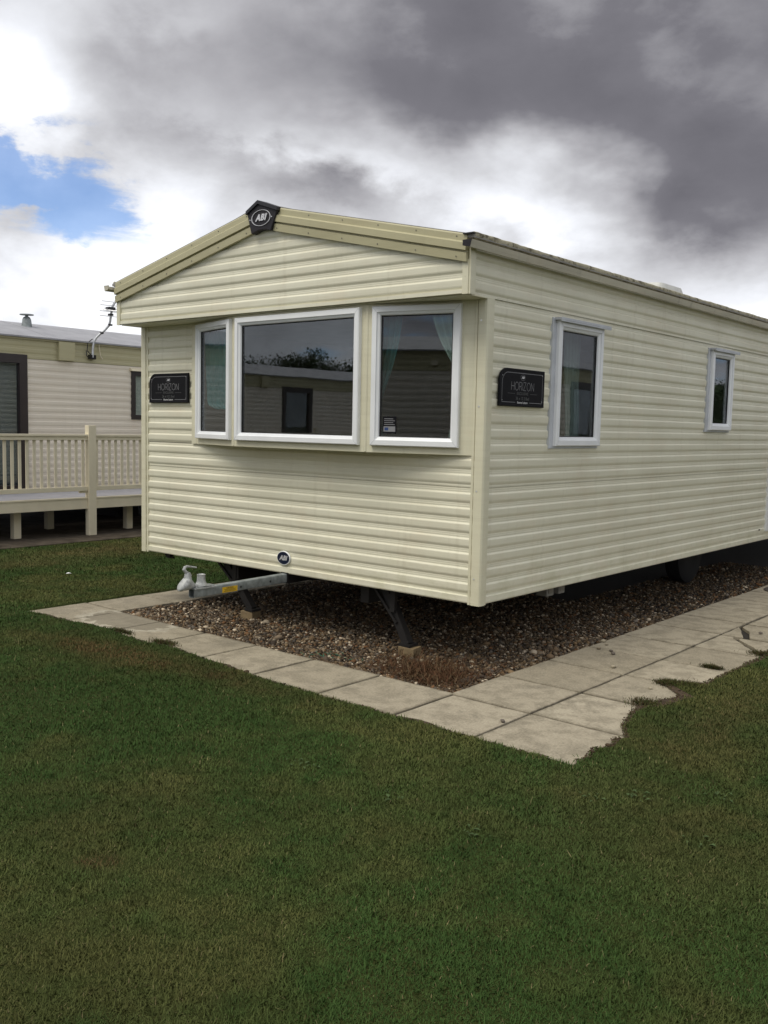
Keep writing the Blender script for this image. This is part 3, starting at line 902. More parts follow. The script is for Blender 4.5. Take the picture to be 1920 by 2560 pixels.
def build_clumps():
    """flat broad-leaved weeds in the lawn"""
    spots = [(1.44, -2.11), (1.61, -1.46), (1.75, -1.34), (2.16, -1.61), (2.05, -1.07), (0.97, -2.05), (0.42, -2.04)]
    b = MB()
    for (cx, cy) in spots:
        for k_ in range(random.randint(7, 13)):
            a = random.uniform(0, 2 * PI); l = random.uniform(0.014, 0.036); w = l * 0.25
            o_ = (cx + random.gauss(0, 0.035), cy + random.gauss(0, 0.03))
            dx, dy = math.cos(a), math.sin(a)
            z0 = 0.02; h = random.uniform(0.004, 0.012)
            b.poly([(o_[0], o_[1], z0), (o_[0] + dx * l * .5 - dy * w, o_[1] + dy * l * .5 + dx * w, z0 + h), (o_[0] + dx * l, o_[1] + dy * l, z0 + h * .6), (o_[0] + dx * l * .5 + dy * w, o_[1] + dy * l * .5 - dx * w, z0 + h)])
    o = b.build('lawn_weeds', plain('weed_leaf', (0.060, 0.090, 0.035), 0.8, 0, 0.35, 30, spec=0.1), recalc=False)
    tag(o, 'pale broad leaved weeds scattered through the lawn', 'weeds', kind='stuff')
    # dead brown weeds at the gravel corner
    n = 6500
    x = np.concatenate([rng.normal(-0.16, 0.17, n // 2), rng.normal(-0.30, 0.30, n - n // 2)]); y = np.concatenate([rng.normal(-0.28, 0.14, n // 2), rng.normal(-0.12, 0.2, n - n // 2)])
    k_ = (x < 0.15) & (y > -0.49) & (x + y * 0.2 > -0.8)
    x, y = x[k_], y[k_]; n = len(x)
    a = rng.uniform(0, 2 * PI, n); l = rng.uniform(0.02, 0.075, n); w = rng.uniform(0.0009, 0.0022, n)
    z = -0.022 + 0.028 * rng.random(n)
    dz = rng.normal(0.008, 0.02, n)
    p0 = np.stack([x, y, z], -1); dv = np.stack([np.cos(a) * l, np.sin(a) * l, dz], -1); sv = np.stack([-np.sin(a) * w, np.cos(a) * w, w * 0], -1)
    V = np.stack([p0 - sv, p0 + sv, p0 + dv + sv, p0 + dv - sv], 1)
    pal = np.array([(0.10, 0.055, 0.028), (0.065, 0.034, 0.018), (0.13, 0.09, 0.05), (0.085, 0.04, 0.022)])
    col = pal[rng.integers(0, 4, n)] * rng.uniform(0.7, 1.2, (n, 1))
    o = scatter_mesh('dead_weeds', V, np.array([[0, 1, 2, 3]]), col, BLADE)
    tag(o, 'dead reddish brown weeds matted over the near gravel corner', 'weeds', kind='stuff')
    # green/brown tufts in slab joints and edge notches
    n = 9000
    cs = [(1.09, 0.63, 0.045, 0.045), (1.15, 0.66, 0.06, 0.035), (1.05, 0.635, 0.03, 0.03), (1.20, 0.68, 0.05, 0.04), (1.11, 1.24, 0.035, 0.02), (-2.65, -0.95, 0.07, 0.025), (-2.10, -0.95, 0.06, 0.03), (1.24, 1.9, 0.05, 0.04), (1.15, 0.1, 0.05, 0.05)]
    sel = rng.integers(0, len(cs), n); cs = np.array(cs)
    x = cs[sel, 0] + rng.normal(0, 1, n) * cs[sel, 2]; y = cs[sel, 1] + rng.normal(0, 1, n) * cs[sel, 3]
    a = rng.uniform(0, 2 * PI, n); l = rng.uniform(0.008, 0.028, n); w = rng.uniform(0.0012, 0.0028, n)
    p0 = np.stack([x, y, np.full(n, 0.002)], -1); dv = np.stack([np.cos(a) * l * .8, np.sin(a) * l * .8, l * .7], -1); sv = np.stack([-np.sin(a) * w, np.cos(a) * w, w * 0], -1)
    V = np.stack([p0 - sv, p0 + sv, p0 + dv + sv * .3, p0 + dv - sv * .3], 1)
    pal = np.array([(0.055, 0.042, 0.018), (0.035, 0.05, 0.013), (0.065, 0.06, 0.02), (0.045, 0.03, 0.015)])
    o = scatter_mesh('moss_tufts', V, np.array([[0, 1, 2, 3]]), pal[rng.integers(0, 4, n)] * rng.uniform(0.7, 1.2, (n, 1)), BLADE)
    tag(o, 'mossy brown tufts in the slab joints and notches', 'moss', kind='stuff')


build_clumps()

# ------------------------------------------------------------------ cladding boards
# one board of box-rib cladding: (height, outward offset) from its lower edge
BOARD = [(0.000, 0.000), (0.005, 0.0016), (0.016, 0.0072), (0.024, 0.0092), (0.042, 0.0100), (0.058, 0.0102), (0.0625, 0.0092), (0.0720, 0.0004), (0.0775, 0.0001), (0.0795, 0.0008), (0.0850, 0.0008), (0.0865, 0.0001), (0.0915, 0.0001), (0.0930, 0.0007), (0.0980, 0.0005), (0.100, 0.000)]


def clip_profile(prof, za, zb):
    out = []
    def at(z):
        for (z0, o0), (z1, o1) in zip(prof, prof[1:]):
            if z0 <= z <= z1: return o0 + (o1 - o0) * (z - z0) / max(z1 - z0, 1e-9)
        return prof[-1][1]
    out.append((za, at(za)))
    out += [(z, o) for z, o in prof if za + 1e-6 < z < zb - 1e-6]
    out.append((zb, at(zb)))
    return out


def clad(parent, material, P, s0, s1, z0, z1, zoff, holes=(), pitch=0.1, name='cladding_board', slopes=None, depth=1.0):
    """rows of boards from z0 to z1 as single objects; P(s,z,o) -> point; holes = (s0,s1,z0,z1)"""
    k0 = math.floor((z0 - zoff) / pitch + 1e-6)
    z = zoff + k0 * pitch
    while z < z1 - 1e-4:
        a = max(z, z0); e = min(z + pitch, z1)
        if e - a > 0.004:
            prof = [(h + z, o) for h, o in BOARD]
            fa0 = slopes or (lambda zz: (s0, s1))
            brk = sorted({s0, s1} | {q for h in holes if h[2] < e - 1e-4 and h[3] > a + 1e-4 for q in h[:2] if s0 < q < s1})
            for p, q in zip(brk, brk[1:]):
                mid_ = (p + q) / 2
                hs = [h for h in holes if h[0] < mid_ < h[1] and h[2] < e - 1e-4 and h[3] > a + 1e-4]
                pieces = [(a, e)]
                for h in hs:
                    pieces = [r_ for (u_, w_) in pieces for r_ in ((u_, min(w_, h[2])), (max(u_, h[3]), w_)) if r_[1] - r_[0] > 0.003]
                for (ca, ce) in pieces:
                    b = MB()
                    pr_ = clip_profile(prof, ca, ce)
                    nseg = max(1, int((q - p) / 1.2))
                    for g_ in range(nseg):
                        A = []; B_ = []
                        for zz, oo in pr_:
                            l, r_ = slopes(zz) if slopes else (p, q)
                            A.append(P(l + (r_ - l) * g_ / nseg, zz, oo * depth)); B_.append(P(l + (r_ - l) * (g_ + 1) / nseg, zz, oo * depth))
                        i0 = b.pts(A); i1 = b.pts(B_)
                        for t_ in range(len(A) - 1): b.face((i0[t_], i1[t_], i1[t_ + 1], i0[t_ + 1]))
                    b.build(name, material, parent, recalc=False)
        z += pitch


def ring_frame(b, org, a, up, n, w, h, prof):
    """mitred rectangular frame swept from a profile of (inset, outward)"""
    a, up, n, org = Vector(a), Vector(up), Vector(n), Vector(org)
    rings = []
    for ins, o in prof:
        rings.append([tuple(org + a * x + up * y + n * o) for x, y in ((ins, ins), (w - ins, ins), (w - ins, h - ins), (ins, h - ins))])
    ids = [b.pts(r_) for r_ in rings]
    for p, q in zip(ids, ids[1:]):
        for i in range(4):
            j = (i + 1) % 4
            b.face((p[i], p[j], q[j], q[i]))


def obox(b, org, a, up, n, x0, x1, y0, y1, o0, o1):
    a, up, n, org = Vector(a), Vector(up), Vector(n), Vector(org)
    f_ = lambda x, y, o: tuple(org + a * x + up * y + n * o)
    b.loops([[f_(x0, y0, o), f_(x1, y0, o), f_(x1, y1, o), f_(x0, y1, o)] for o in (o0, o1)])


UP = Vector((0, 0, 1))


def window(parent, org, a, n, w, h, fr=0.07, proud=0.035, label=None, flange=None, drip=False, framemat=None, back=-0.02):
    """a window thing part: frame, gasket, pane (+ flange, drip cap)"""
    fm = framemat or WHITE
    b = MB()
    ring_frame(b, org, a, UP, n, w, h, [(0.0, back), (0.0, proud - 0.006), (0.006, proud), (fr * 0.62, proud), (fr * 0.66, proud - 0.008), (fr * 0.93, proud - 0.016), (fr, proud - 0.026), (fr, back)])
    win = b.build('window', fm, parent)
    if label: win['label'] = label
    b = MB()
    ring_frame(b, org, a, UP, n, w, h, [(fr - 0.001, proud - 0.027), (fr + 0.006, proud - 0.029), (fr + 0.006, back + 0.001)])
    b.build('gasket', GASKET, win)
    b = MB()
    obox(b, org, a, UP, n, fr + 0.004, w - fr - 0.004, fr + 0.004, h - fr - 0.004, proud - 0.040, proud - 0.034)
    b.build('pane', GLASS, win)
    # mitre lines
    b = MB()
    for (cx, cy, sx, sy) in ((0, 0, 1, 1), (w, 0, -1, 1), (w, h, -1, -1), (0, h, 1, -1)):
        o_ = Vector(org) + Vector(n) * (proud + 0.0006)
        A_ = Vector(a)
        p0 = o_ + A_ * (cx + sx * 0.008) + UP * (cy + sy * 0.008); p1 = o_ + A_ * (cx + sx * fr * 0.6) + UP * (cy + sy * fr * 0.6)
        t = (A_ * sx - UP * sy) * 0.0007
        b.poly([tuple(p0 - t), tuple(p1 - t), tuple(p1 + t), tuple(p0 + t)])
    b.build('mitre_joint', WHITE_DULL, win, recalc=False)
    if flange:
        l, r_, bt, tp = flange
        b = MB()
        o2 = Vector(org) - Vector(a) * l - UP * bt
        ring_frame(b, o2, a, UP, n, w + l + r_, h + bt + tp, [(0.0, 0.0), (0.0, 0.019), (0.004, 0.021), (0.064, 0.0212), (0.064, 0.0)])
        b.build('flange', WHITE_DULL, win)
    if drip:
        b = MB()
        obox(b, org, a, UP, n, -0.03, w + 0.05, h - 0.002, h + 0.016, 0.022, proud + 0.03)
        obox(b, org, a, UP, n, -0.03, w + 0.05, h - 0.012, h - 0.003, proud + 0.02, proud + 0.03)
        b.build('drip_cap', WHITE_DULL, win)
    return win


# ------------------------------------------------------------------ the caravan
W = 3.66
LEN = 11.4
ZB, ZS = 0.45, 2.443          # floor line, soffit line
OV = 0.24                     # the gable overhang
E_TOP = 2.795
RIDGE = 3.205
CX = -W / 2
SL = (RIDGE - E_TOP) / (W / 2 + 0.02)
van = empty('static_caravan', (CX, LEN / 2, 0))
van_inv = Matrix.Translation((-CX, -LEN / 2, 0))


class Shift:
    """geometry is written in world coordinates; parts of a moved root get the inverse"""
    def __init__(s, root, inv): s.root, s.inv = root, inv


tag(van, 'cream static caravan with bay windows and black name plates, raised over gravel', 'caravan')


def vb(b, name, material, parent=None, **kw):
    """build a part of the caravan given in world coordinates"""
    o = b.build(name, material, None, **kw)
    if parent is None:
        o.data.transform(van_inv); o.parent = van
    else:
        o.data.transform(van_inv); o.parent = parent
    return o


FRONT = lambda s, z, o: (s, -o, z)
SIDE = lambda s, z, o: (o, s, z)
GABLE = lambda s, z, o: (s, -OV - o, z)
BAND = lambda s, z, o: (0.010 + o, s, z)
LEFTW = lambda s, z, o: (-W - o, -s, z)
REARW = lambda s, z, o: (-s, LEN + o, z)

# window openings
BAY0, BAY1, BAYZ0, BAYZ1 = -2.945, -0.075, 1.43, ZS
SW1 = (0.815, 1.53, 1.478, 2.400)
SW2 = (3.685, 4.275, 1.622, 2.405)
ZOFF = 0.513
PEND = []


def late(o_list_before):
    pass


def wall(name, material, P, s0, s1, holes, z0, z1, inset=0.012, depth=0.03, backmat=None):
    """a wall part: its inner board with openings; cladding boards become its children"""
    b = MB()
    zs = sorted({z0, z1} | {q for h in holes for q in h[2:]})
    zs = [z for z in zs if z0 <= z <= z1]
    for a, e in zip(zs, zs[1:]):
        zm = (a + e) / 2
        spans = [(s0, s1)]
        for h in holes:
            if h[2] < zm < h[3]:
                ns = []
                for p, q in spans:
                    if h[1] <= p or h[0] >= q: ns.append((p, q)); continue
                    if h[0] > p: ns.append((p, h[0]))
                    if h[1] < q: ns.append((h[1], q))
                spans = ns
        for p, q in spans:
            r0 = [P(p, a, -inset), P(q, a, -inset), P(q, e, -inset), P(p, e, -inset)]
            r1 = [P(p, a, -inset - depth), P(q, a, -inset - depth), P(q, e, -inset - depth), P(p, e, -inset - depth)]
            b.loops([r0, r1])
    return vb(b, name, backmat or INTERIOR)


def shift_children(o):
    for c in o.children:
        c.data.transform(van_inv)


h_front = [(BAY0, BAY1, BAYZ0, BAYZ1)]
fw_ = wall('front_wall', INTERIOR, FRONT, -W + 0.06, -0.06, h_front, ZB, ZS)
clad(fw_, CREAM, FRONT, -W + 0.03, -0.055, ZOFF, 1.22, ZOFF)
clad(fw_, CREAM, FRONT, -W + 0.03, -0.055, 1.2215, 1.43, ZOFF + 0.022)
clad(fw_, CREAM, FRONT, -W + 0.03, BAY0 + 0.002, 1.4315, ZS, ZOFF + 0.022)
b = MB()
b.loops([[FRONT(s, z, o) for z, o in ((ZB, -0.012), (ZB, 0.008), (ZB + 0.008, 0.012), (ZB + 0.045, 0.012), (ZB + 0.052, 0.0), (ZOFF, 0.0), (ZOFF, -0.012))] for s in (-W + 0.03, -0.055)])
b.build('bottom_rail', CREAM, fw_)
shift_children(fw_)

DOOR0, DOOR1 = 5.555, 6.36
sw_ = wall('side_wall', INTERIOR, SIDE, 0.06, LEN - 0.06, [SW1, SW2, (DOOR0, DOOR1, ZB + 0.11, ZS - 0.02)], ZB, ZS)
holes = [SW1, SW2, (DOOR0, DOOR1, ZB + 0.11, ZS - 0.02)]
clad(sw_, CREAM, SIDE, 0.055, LEN - 0.04, ZOFF, 1.22, ZOFF, holes)
clad(sw_, CREAM, SIDE, 0.055, LEN - 0.04, 1.2215, ZS - 0.0005, ZOFF + 0.022, holes)
b = MB()
b.loops([[SIDE(s, z, o) for z, o in ((ZB, -0.012), (ZB, 0.008), (ZB + 0.008, 0.012), (ZB + 0.045, 0.012), (ZB + 0.052, 0.0), (ZOFF, 0.0), (ZOFF, -0.012))] for s in (0.055, LEN - 0.04)])
b.build('bottom_rail', CREAM, sw_)
# little riveted makers tag near the door
b = MB(); obox(b, SIDE(5.33, 0.565, 0.0), (0, 1, 0), UP, (1, 0, 0), 0, 0.035, 0, 0.016, 0.015, 0.019)
b.build('tag_plate', SCREW, sw_)
shift_children(sw_)

# side band under the eaves (stands 20 mm proud at the gable end)
bw_ = wall('eaves_band', CREAM, BAND, -OV + 0.02, LEN, [], ZS + 0.0005, E_TOP - 0.055, 0.010, 0.02)
clad(bw_, CREAM, BAND, -OV + 0.012, LEN, ZS, E_TOP - 0.06, ZS + 0.015)
shift_children(bw_)

# gable panel
def gable_span(z):
    zz = max(z, E_TOP - 0.165)
    hw = (RIDGE - 0.07 - zz) / SL
    hw = min(hw, W / 2 + 0.018)
    return (CX - hw, CX + hw)
b = MB()
gp = [(-W - 0.015, E_TOP - 0.12), (-W - 0.015, ZS + 0.001), (0.015, ZS + 0.001), (0.015, E_TOP - 0.12), (CX, RIDGE - 0.10)]
b.prism([(x, -OV + 0.004, z) for x, z in gp], (0, 0.02, 0))
gw_ = vb(b, 'gable_panel', CREAM)
z_end = RIDGE - 0.09
clad(gw_, CREAM, GABLE, -W - 0.02, 0.02, ZS, z_end, ZS + 0.023, slopes=gable_span)
b = MB()
b.loops([[GABLE(s, z, o) for z, o in ((ZS, -0.004), (ZS, 0.014), (ZS + 0.024, 0.014), (ZS + 0.026, -0.002))] for s in (-W - 0.02, 0.02)])
b.build('bottom_rail', CREAM, gw_)
for s in (-W - 0.005, 0.005):       # small gable end caps
    b = MB(); obox(b, (s, -OV, 0), (1, 0, 0), UP, (0, -1, 0), -0.022, 0.022, ZS - 0.006, E_TOP - 0.15, 0.0, 0.019)
    for zz in (ZS + 0.1, ZS + 0.155): b.box((s - 0.003, -OV - 0.021, zz), (s + 0.003, -OV - 0.018, zz + 0.006))
    if s > -1: b.box((0.0275, -OV - 0.012, ZS - 0.006), (0.0405, -OV + 0.045, E_TOP - 0.07))
    b.build('end_cap', CREAM_TRIM, gw_)
shift_children(gw_)

# soffit under the overhang
b = MB(); b.box((-W - 0.01, -OV + 0.02, ZS - 0.008), (0.015, -0.001, ZS + 0.0))
vb(b, 'soffit', CREAM_TRIM)

# barge boards: swept ribbed profile, one each side
PROF = [(0.0, -0.002), (0.0, 0.020), (0.052, 0.024), (0.058, 0.010), (0.064, 0.010), (0.068, 0.032), (0.112, 0.032), (0.122, 0.020), (0.160, 0.020), (0.172, 0.012), (0.172, -0.03)]
for side in (-1, 1):
    b = MB()
    rings = []
    for t in (0.0, 1.0):
        x = CX + side * (0.01 + (W / 2 + 0.012) * t)
        zt = RIDGE + 0.0 - SL * abs(x - CX)
        rings.append([(x, -OV - 0.016 - o, zt - 0.166 + v_) for v_, o in PROF])
    b.loops(rings)
    bb_ = vb(b, 'barge_board', OLIVE)
    b = MB()
    for t in np.linspace(0.09, 0.97, 6):
        for v_, o in ((0.145, 0.021), (0.022, 0.023)):
            x = CX + side * (W / 2) * t; zt = RIDGE - SL * abs(x - CX) - 0.166 + v_
            b.lathe([(0.0045, 0.0), (0.0045, -0.003)], (x, -OV - 0.016 - o + 0.001, zt), 6, 'y')
    vb(b, 'screw_head', SCREW, bb_)

# roof: two slopes with a thick, uneven mossy edge
for side in (-1, 1):
    b = MB()
    ys_ = np.concatenate([[-OV - 0.03], np.linspace(0.0, LEN, 40)])
    prof = []
    rings = []
    for y in ys_:
        ring = []
        for t in np.linspace(0, 1, 7):
            x = CX + side * (W / 2 + 0.075) * t
            z = RIDGE + 0.012 - SL * abs(x - CX) + (0.012 if t == 0 else 0)
            ring.append((x, y, z - 0.004))
        xo = CX + side * (W / 2 + 0.075)
        ring.append((xo, y, RIDGE + 0.008 - SL * (W / 2 + 0.075) - 0.02))
        ring.append((CX + side * (W / 2 - 0.03), y, RIDGE - SL * (W / 2 - 0.03) - 0.03))
        ring.append((CX + side * 0.004, y, RIDGE - 0.03))
        rings.append(ring)
    b.loops(rings)
    rf = vb(b, 'roof', ROOF)
    # lumpy sealant / moss roll along the eaves
    b = MB(); rings = []
    nn = 260
    for i in range(nn + 1):
        y = -OV - 0.02 + (LEN + OV) * i / nn
        xo = CX + side * (W / 2 + 0.060)
        q = 0.016 + 0.007 * float(fbm(np.array([y]), np.array([side * 3.0]), 4.0, 333, 4)[0]) + 0.004 * random.random()
        zc = RIDGE + 0.004 - SL * (W / 2 + 0.06) - 0.003 + 0.006 * (float(fbm(np.array([y]), np.array([1.0]), 1.4, 335, 3)[0]) - 0.5)
        rings.append([(xo + side * q * math.cos(a) * 0.8, y, zc + q * math.sin(a)) for a in np.linspace(0, 2 * PI, 8, endpoint=False)])
    b.loops(rings)
    vb(b, 'roof_edge', ROOFEDGE, rf, smooth=True)
    # gutter
    b = MB()
    x0 = CX + side * (W / 2 + 0.034); x1 = CX + side * (W / 2 + 0.10)
    z0_ = 2.703 if side > 0 else 2.722
    gp_ = [(x0, z0_ + 0.012), (x1 - side * 0.012, z0_), (x1, z0_ + 0.046), (x1 - side * 0.006, z0_ + 0.046), (x1 - side * 0.016, z0_ + 0.010), (x0, z0_ + 0.02)]
    b.loops([[(x, y, z) for x, z in gp_] for y in ([-0.335] + list(np.linspace(0.4, LEN, 14)))])
    gt = vb(b, 'gutter', GUTTER)
    b = MB(); b.prism([(x, -0.337, z) for x, z in ((x0, z0_ + 0.012), (x1 - side * 0.012, z0_), (x1, z0_ + 0.046), (x0, z0_ + 0.046))], (0, 0.006, 0))
    vb(b, 'gutter_end', BADGE if side > 0 else GUTTER, gt)
    if side < 0: continue
    b = MB(); xx = CX + side * (W / 2 + 0.03); b.box((xx - 0.03, -OV - 0.05, E_TOP - 0.002), (xx + 0.045, -OV + 0.03, E_TOP + 0.006))
    vb(b, 'roof_end_cap', GASKET, rf)

# ridge badge
b = MB()
yb = -OV - 0.052
pent = [(-1.957, 3.170), (CX, 3.236), (-1.625, 3.165), (-1.700, 3.010), (-1.745, 3.022), (-1.79, 3.027), (-1.835, 3.024), (-1.905, 3.006)]
pent = [(x + 0.022 if False else x - 0.010, z) for x, z in pent]
b.prism([(x, yb + 0.06, z) for x, z in pent], (0, -0.068, 0))
badge = vb(b, 'ridge_badge', BADGE, bevel=0.004)
cxm = -1.808; czm = 3.11
b = MB()   # raised dark hood along the top
for (p, q) in ((pent[0], pent[1]), (pent[1], pent[2])):
    b.loops([[(x, y, z + dz) for y, dz in ((yb - 0.020, 0.004), (yb + 0.07, 0.006), (yb + 0.07, -0.018), (yb - 0.020, -0.022))] for x, z in (p, q)])
vb(b, 'hood', BADGE_EDGE, badge)
b = MB()
ringp = [(math.cos(a), math.sin(a)) for a in np.linspace(0, 2 * PI, 48, endpoint=False)]
RW_, RH_ = 0.102, 0.058
b.loops([[(cxm + c * RW_ * k_, yb - 0.010 - o, czm + s * RH_ * k_) for c, s in ringp] for k_, o in ((0.93, 0.0), (0.94, 0.004), (0.99, 0.004), (1.0, 0.0))], cap=False)
vb(b, 'badge_ring', SILVER, badge)
def vtext(*args, **kw):
    o = text_mesh(*args, **kw)
    o.data.transform(van_inv)
    return o
vtext('lettering', 'ABI', 0.062, SILVER, badge, frame_mtx((1, 0, 0), (0, 0, 1), (0, -1, 0), (cxm, yb - 0.012, czm)), extrude=0.003, shear=0.3, offset=0.0028, spacing=1.12, xscale=1.08)
b = MB()
for sx_ in (-0.118, 0.112): b.lathe([(0.005, 0), (0.005, -0.004)], (cxm + sx_, yb - 0.008, czm - 0.004), 8, 'y')
vb(b, 'screw_head', SILVER, badge)

# corner trims
b = MB()
pl = [(0.0, 0.082), (0.0, 0.0), (-0.082, 0.0)]
outp = [(-0.080, 0.0), (-0.080, -0.0125), (-0.061, -0.0135), (-0.060, -0.003), (-0.053, -0.003), (-0.052, -0.019), (-0.003, -0.021), (0.012, -0.017), (0.019, -0.004), (0.020, 0.004), (0.019, 0.042), (0.003, 0.043), (0.003, 0.050), (0.0125, 0.051), (0.0125, 0.066), (0.0, 0.066), (-0.02, 0.02)]
b.loops([[(x, y, z) for x, y in outp] for z in (ZB - 0.008, ZS - 0.001)])
ct = vb(b, 'corner_trim', CREAM_TRIM)
b = MB()
for zz in (0.62, 1.2, 1.75, 2.30):
    b.lathe([(0.006, 0), (0.006, -0.003)], (-0.028, -0.0195, zz), 8, 'y')
vb(b, 'screw_head', CHROME, ct)
b = MB()
outl = [(-W - x, y) for x, y in outp]
b.loops([[(x, y, z) for x, y in outl] for z in (ZB - 0.008, ZS - 0.001)])
vb(b, 'corner_trim', CREAM_TRIM)

# ---- bay
A_, B_, C_, D_ = Vector((-2.958, 0.0)), Vector((-2.215, -0.2)), Vector((-0.845, -0.2)), Vector((-0.062, 0.0))
ZW0, ZW1 = 1.477, 2.415


def bay_panel(p, q, ws, we):
    """one flat bay face between plan points p, q, with a window between distances ws, we along it"""
    d = (q - p); L = d.length; a = Vector((d.x / L, d.y / L, 0)); n = Vector((a.y, -a.x, 0))
    org = Vector((p.x, p.y, 0))
    b = MB()
    o0, o1 = -0.02, 0.0
    # bottom, top, left, right pieces butted end to end
    for (x0, x1, z0, z1) in ((0, L, BAYZ0, ZW0 + 0.012), (0, L, ZW1 - 0.012, ZS - 0.009), (0, ws + 0.012, ZW0 + 0.012, ZW1 - 0.012), (we - 0.012, L, ZW0 + 0.012, ZW1 - 0.012)):
        b.loops([[tuple(org + a * x + UP * z + n * o) for x, z in ((x0, z0), (x1, z0), (x1, z1), (x0, z1))] for o in (o0, o1)])
    pn = vb(b, 'bay_panel', CREAM_TRIM)
    return pn, org, a, n, L


bay_win = []
for (p, q, ws, we) in ((A_, B_, 0.10, 0.735), (B_, C_, 0.037, 1.322), (C_, D_, 0.05, 0.695)):
    pn, org, a, n, L = bay_panel(p, q, ws, we)
    w_ = window(None, org + a * ws + UP * ZW0, a, n, we - ws, ZW1 - ZW0, 0.061, 0.034)
    w_.data.transform(van_inv); w_.parent = van
    for c in w_.children: c.data.transform(van_inv)
    bay_win.append((w_, org, a, n, ws, we))
# bay underside and mullion covers
b = MB()
b.prism([(A_.x + 0.03, A_.y + 0.001, BAYZ0 - 0.002), (B_.x + 0.006, B_.y + 0.012, BAYZ0 - 0.002), (C_.x - 0.006, C_.y + 0.012, BAYZ0 - 0.002), (D_.x - 0.03, D_.y + 0.001, BAYZ0 - 0.002)], (0, 0, 0.018))
b.prism([(A_.x + 0.02, 0.0025, BAYZ0 + 0.001), (D_.x - 0.03, 0.0025, BAYZ0 + 0.001), (D_.x - 0.03, 0.05, BAYZ0 + 0.001), (A_.x + 0.02, 0.05, BAYZ0 + 0.001)], (0, 0, 0.013))
vb(b, 'bay_sill', CREAM_TRIM)
for p in (B_, C_):
    b = MB()
    b.lathe([(0.014, BAYZ0 + 0.003), (0.014, ZS - 0.010)], (p.x, p.y + 0.008, 0), 10)
    vb(b, 'mullion', CREAM_TRIM, smooth=True)
# flat bead where bay meets the left cladding
b = MB(); b.box((A_.x - 0.002, -0.018, BAYZ0 + 0.0), (A_.x + 0.06, -0.001, ZS - 0.01))
vb(b, 'bay_bead', CREAM_TRIM)
# sticker in the right bay window
w_, org, a, n, ws, we = bay_win[2]
b = MB(); obox(b, org + a * (ws + 0.085) + UP * (ZW0 + 0.085), a, UP, n, 0, 0.10, 0, 0.115, 0.0005, 0.0015)
st = vb(b, 'window_sticker', PLATE, w_)
b = MB(); obox(b, org + a * (ws + 0.085) + UP * (ZW0 + 0.085), a, UP, n, 0.006, 0.094, 0.012, 0.048, 0.0018, 0.0022)
st2 = vb(b, 'window_sticker', ENGRAVE, w_)
b = MB(); obox(b, org + a * (ws + 0.085) + UP * (ZW0 + 0.085), a, UP, n, 0.014, 0.042, 0.020, 0.040, 0.0024, 0.0028)
vb(b, 'window_sticker', BLUEINK, w_)
b = MB()
for i in range(4): obox(b, org + a * (ws + 0.085) + UP * (ZW0 + 0.085), a, UP, n, 0.01, 0.09 - 0.012 * (i % 2), 0.058 + i * 0.013, 0.062 + i * 0.013, 0.0018, 0.0022)
vb(b, 'window_sticker', ENGRAVE, w_)

# ---- side windows
for (s0, s1, z0, z1) in (SW1, SW2):
    w_ = window(None, Vector((0, s0 + 0.035, z0 + 0.015)), (0, 1, 0), (1, 0, 0), s1 - s0 - 0.045, z1 - z0 - 0.03, 0.066, 0.050, flange=(0.050, 0.012, 0.018, 0.015), drip=True, back=0.0)
    w_.data.transform(van_inv); w_.parent = van
    for c in w_.children: c.data.transform(van_inv)

# ---- door on the long side
b = MB(); ring_frame(b, (0, DOOR0 - 0.02, ZB + 0.095), (0, 1, 0), UP, (1, 0, 0), DOOR1 - DOOR0 + 0.04, ZS - ZB - 0.105, [(0, 0.0), (0, 0.022), (0.05, 0.024), (0.05, -0.03)])
df = vb(b, 'door_frame', DOORWHITE)
b = MB(); b.box((-0.03, DOOR0 + 0.034, ZB + 0.15), (0.012, DOOR1 - 0.034, ZS - 0.065))
vb(b, 'door', DOORWHITE, df, bevel=0.003)

# ---- name plates
HOR = {'H': [[(0, 0), (0, 1)], [(.62, 0), (.62, 1)], [(0, .5), (.62, .5)]],
       'O': [[(.41 + .41 * math.cos(t), .5 + .5 * math.sin(t)) for t in np.linspace(0, 2 * PI, 21)]],
       'R': [[(0, 0), (0, 1), (.3, 1), (.45, .96), (.54, .86), (.56, .75), (.54, .63), (.45, .53), (.3, .49), (0, .49)], [(.3, .49), (.58, 0)]],
       'I': [[(0, 0), (0, 1)]], 'Z': [[(0.02, 1), (.58, 1), (0, 0), (.6, 0)]], 'N': [[(0, 0), (0, 1), (.64, 0), (.64, 1)]]}
HW = {'H': .62, 'O': .82, 'R': .58, 'I': 0.0, 'Z': .6, 'N': .64}


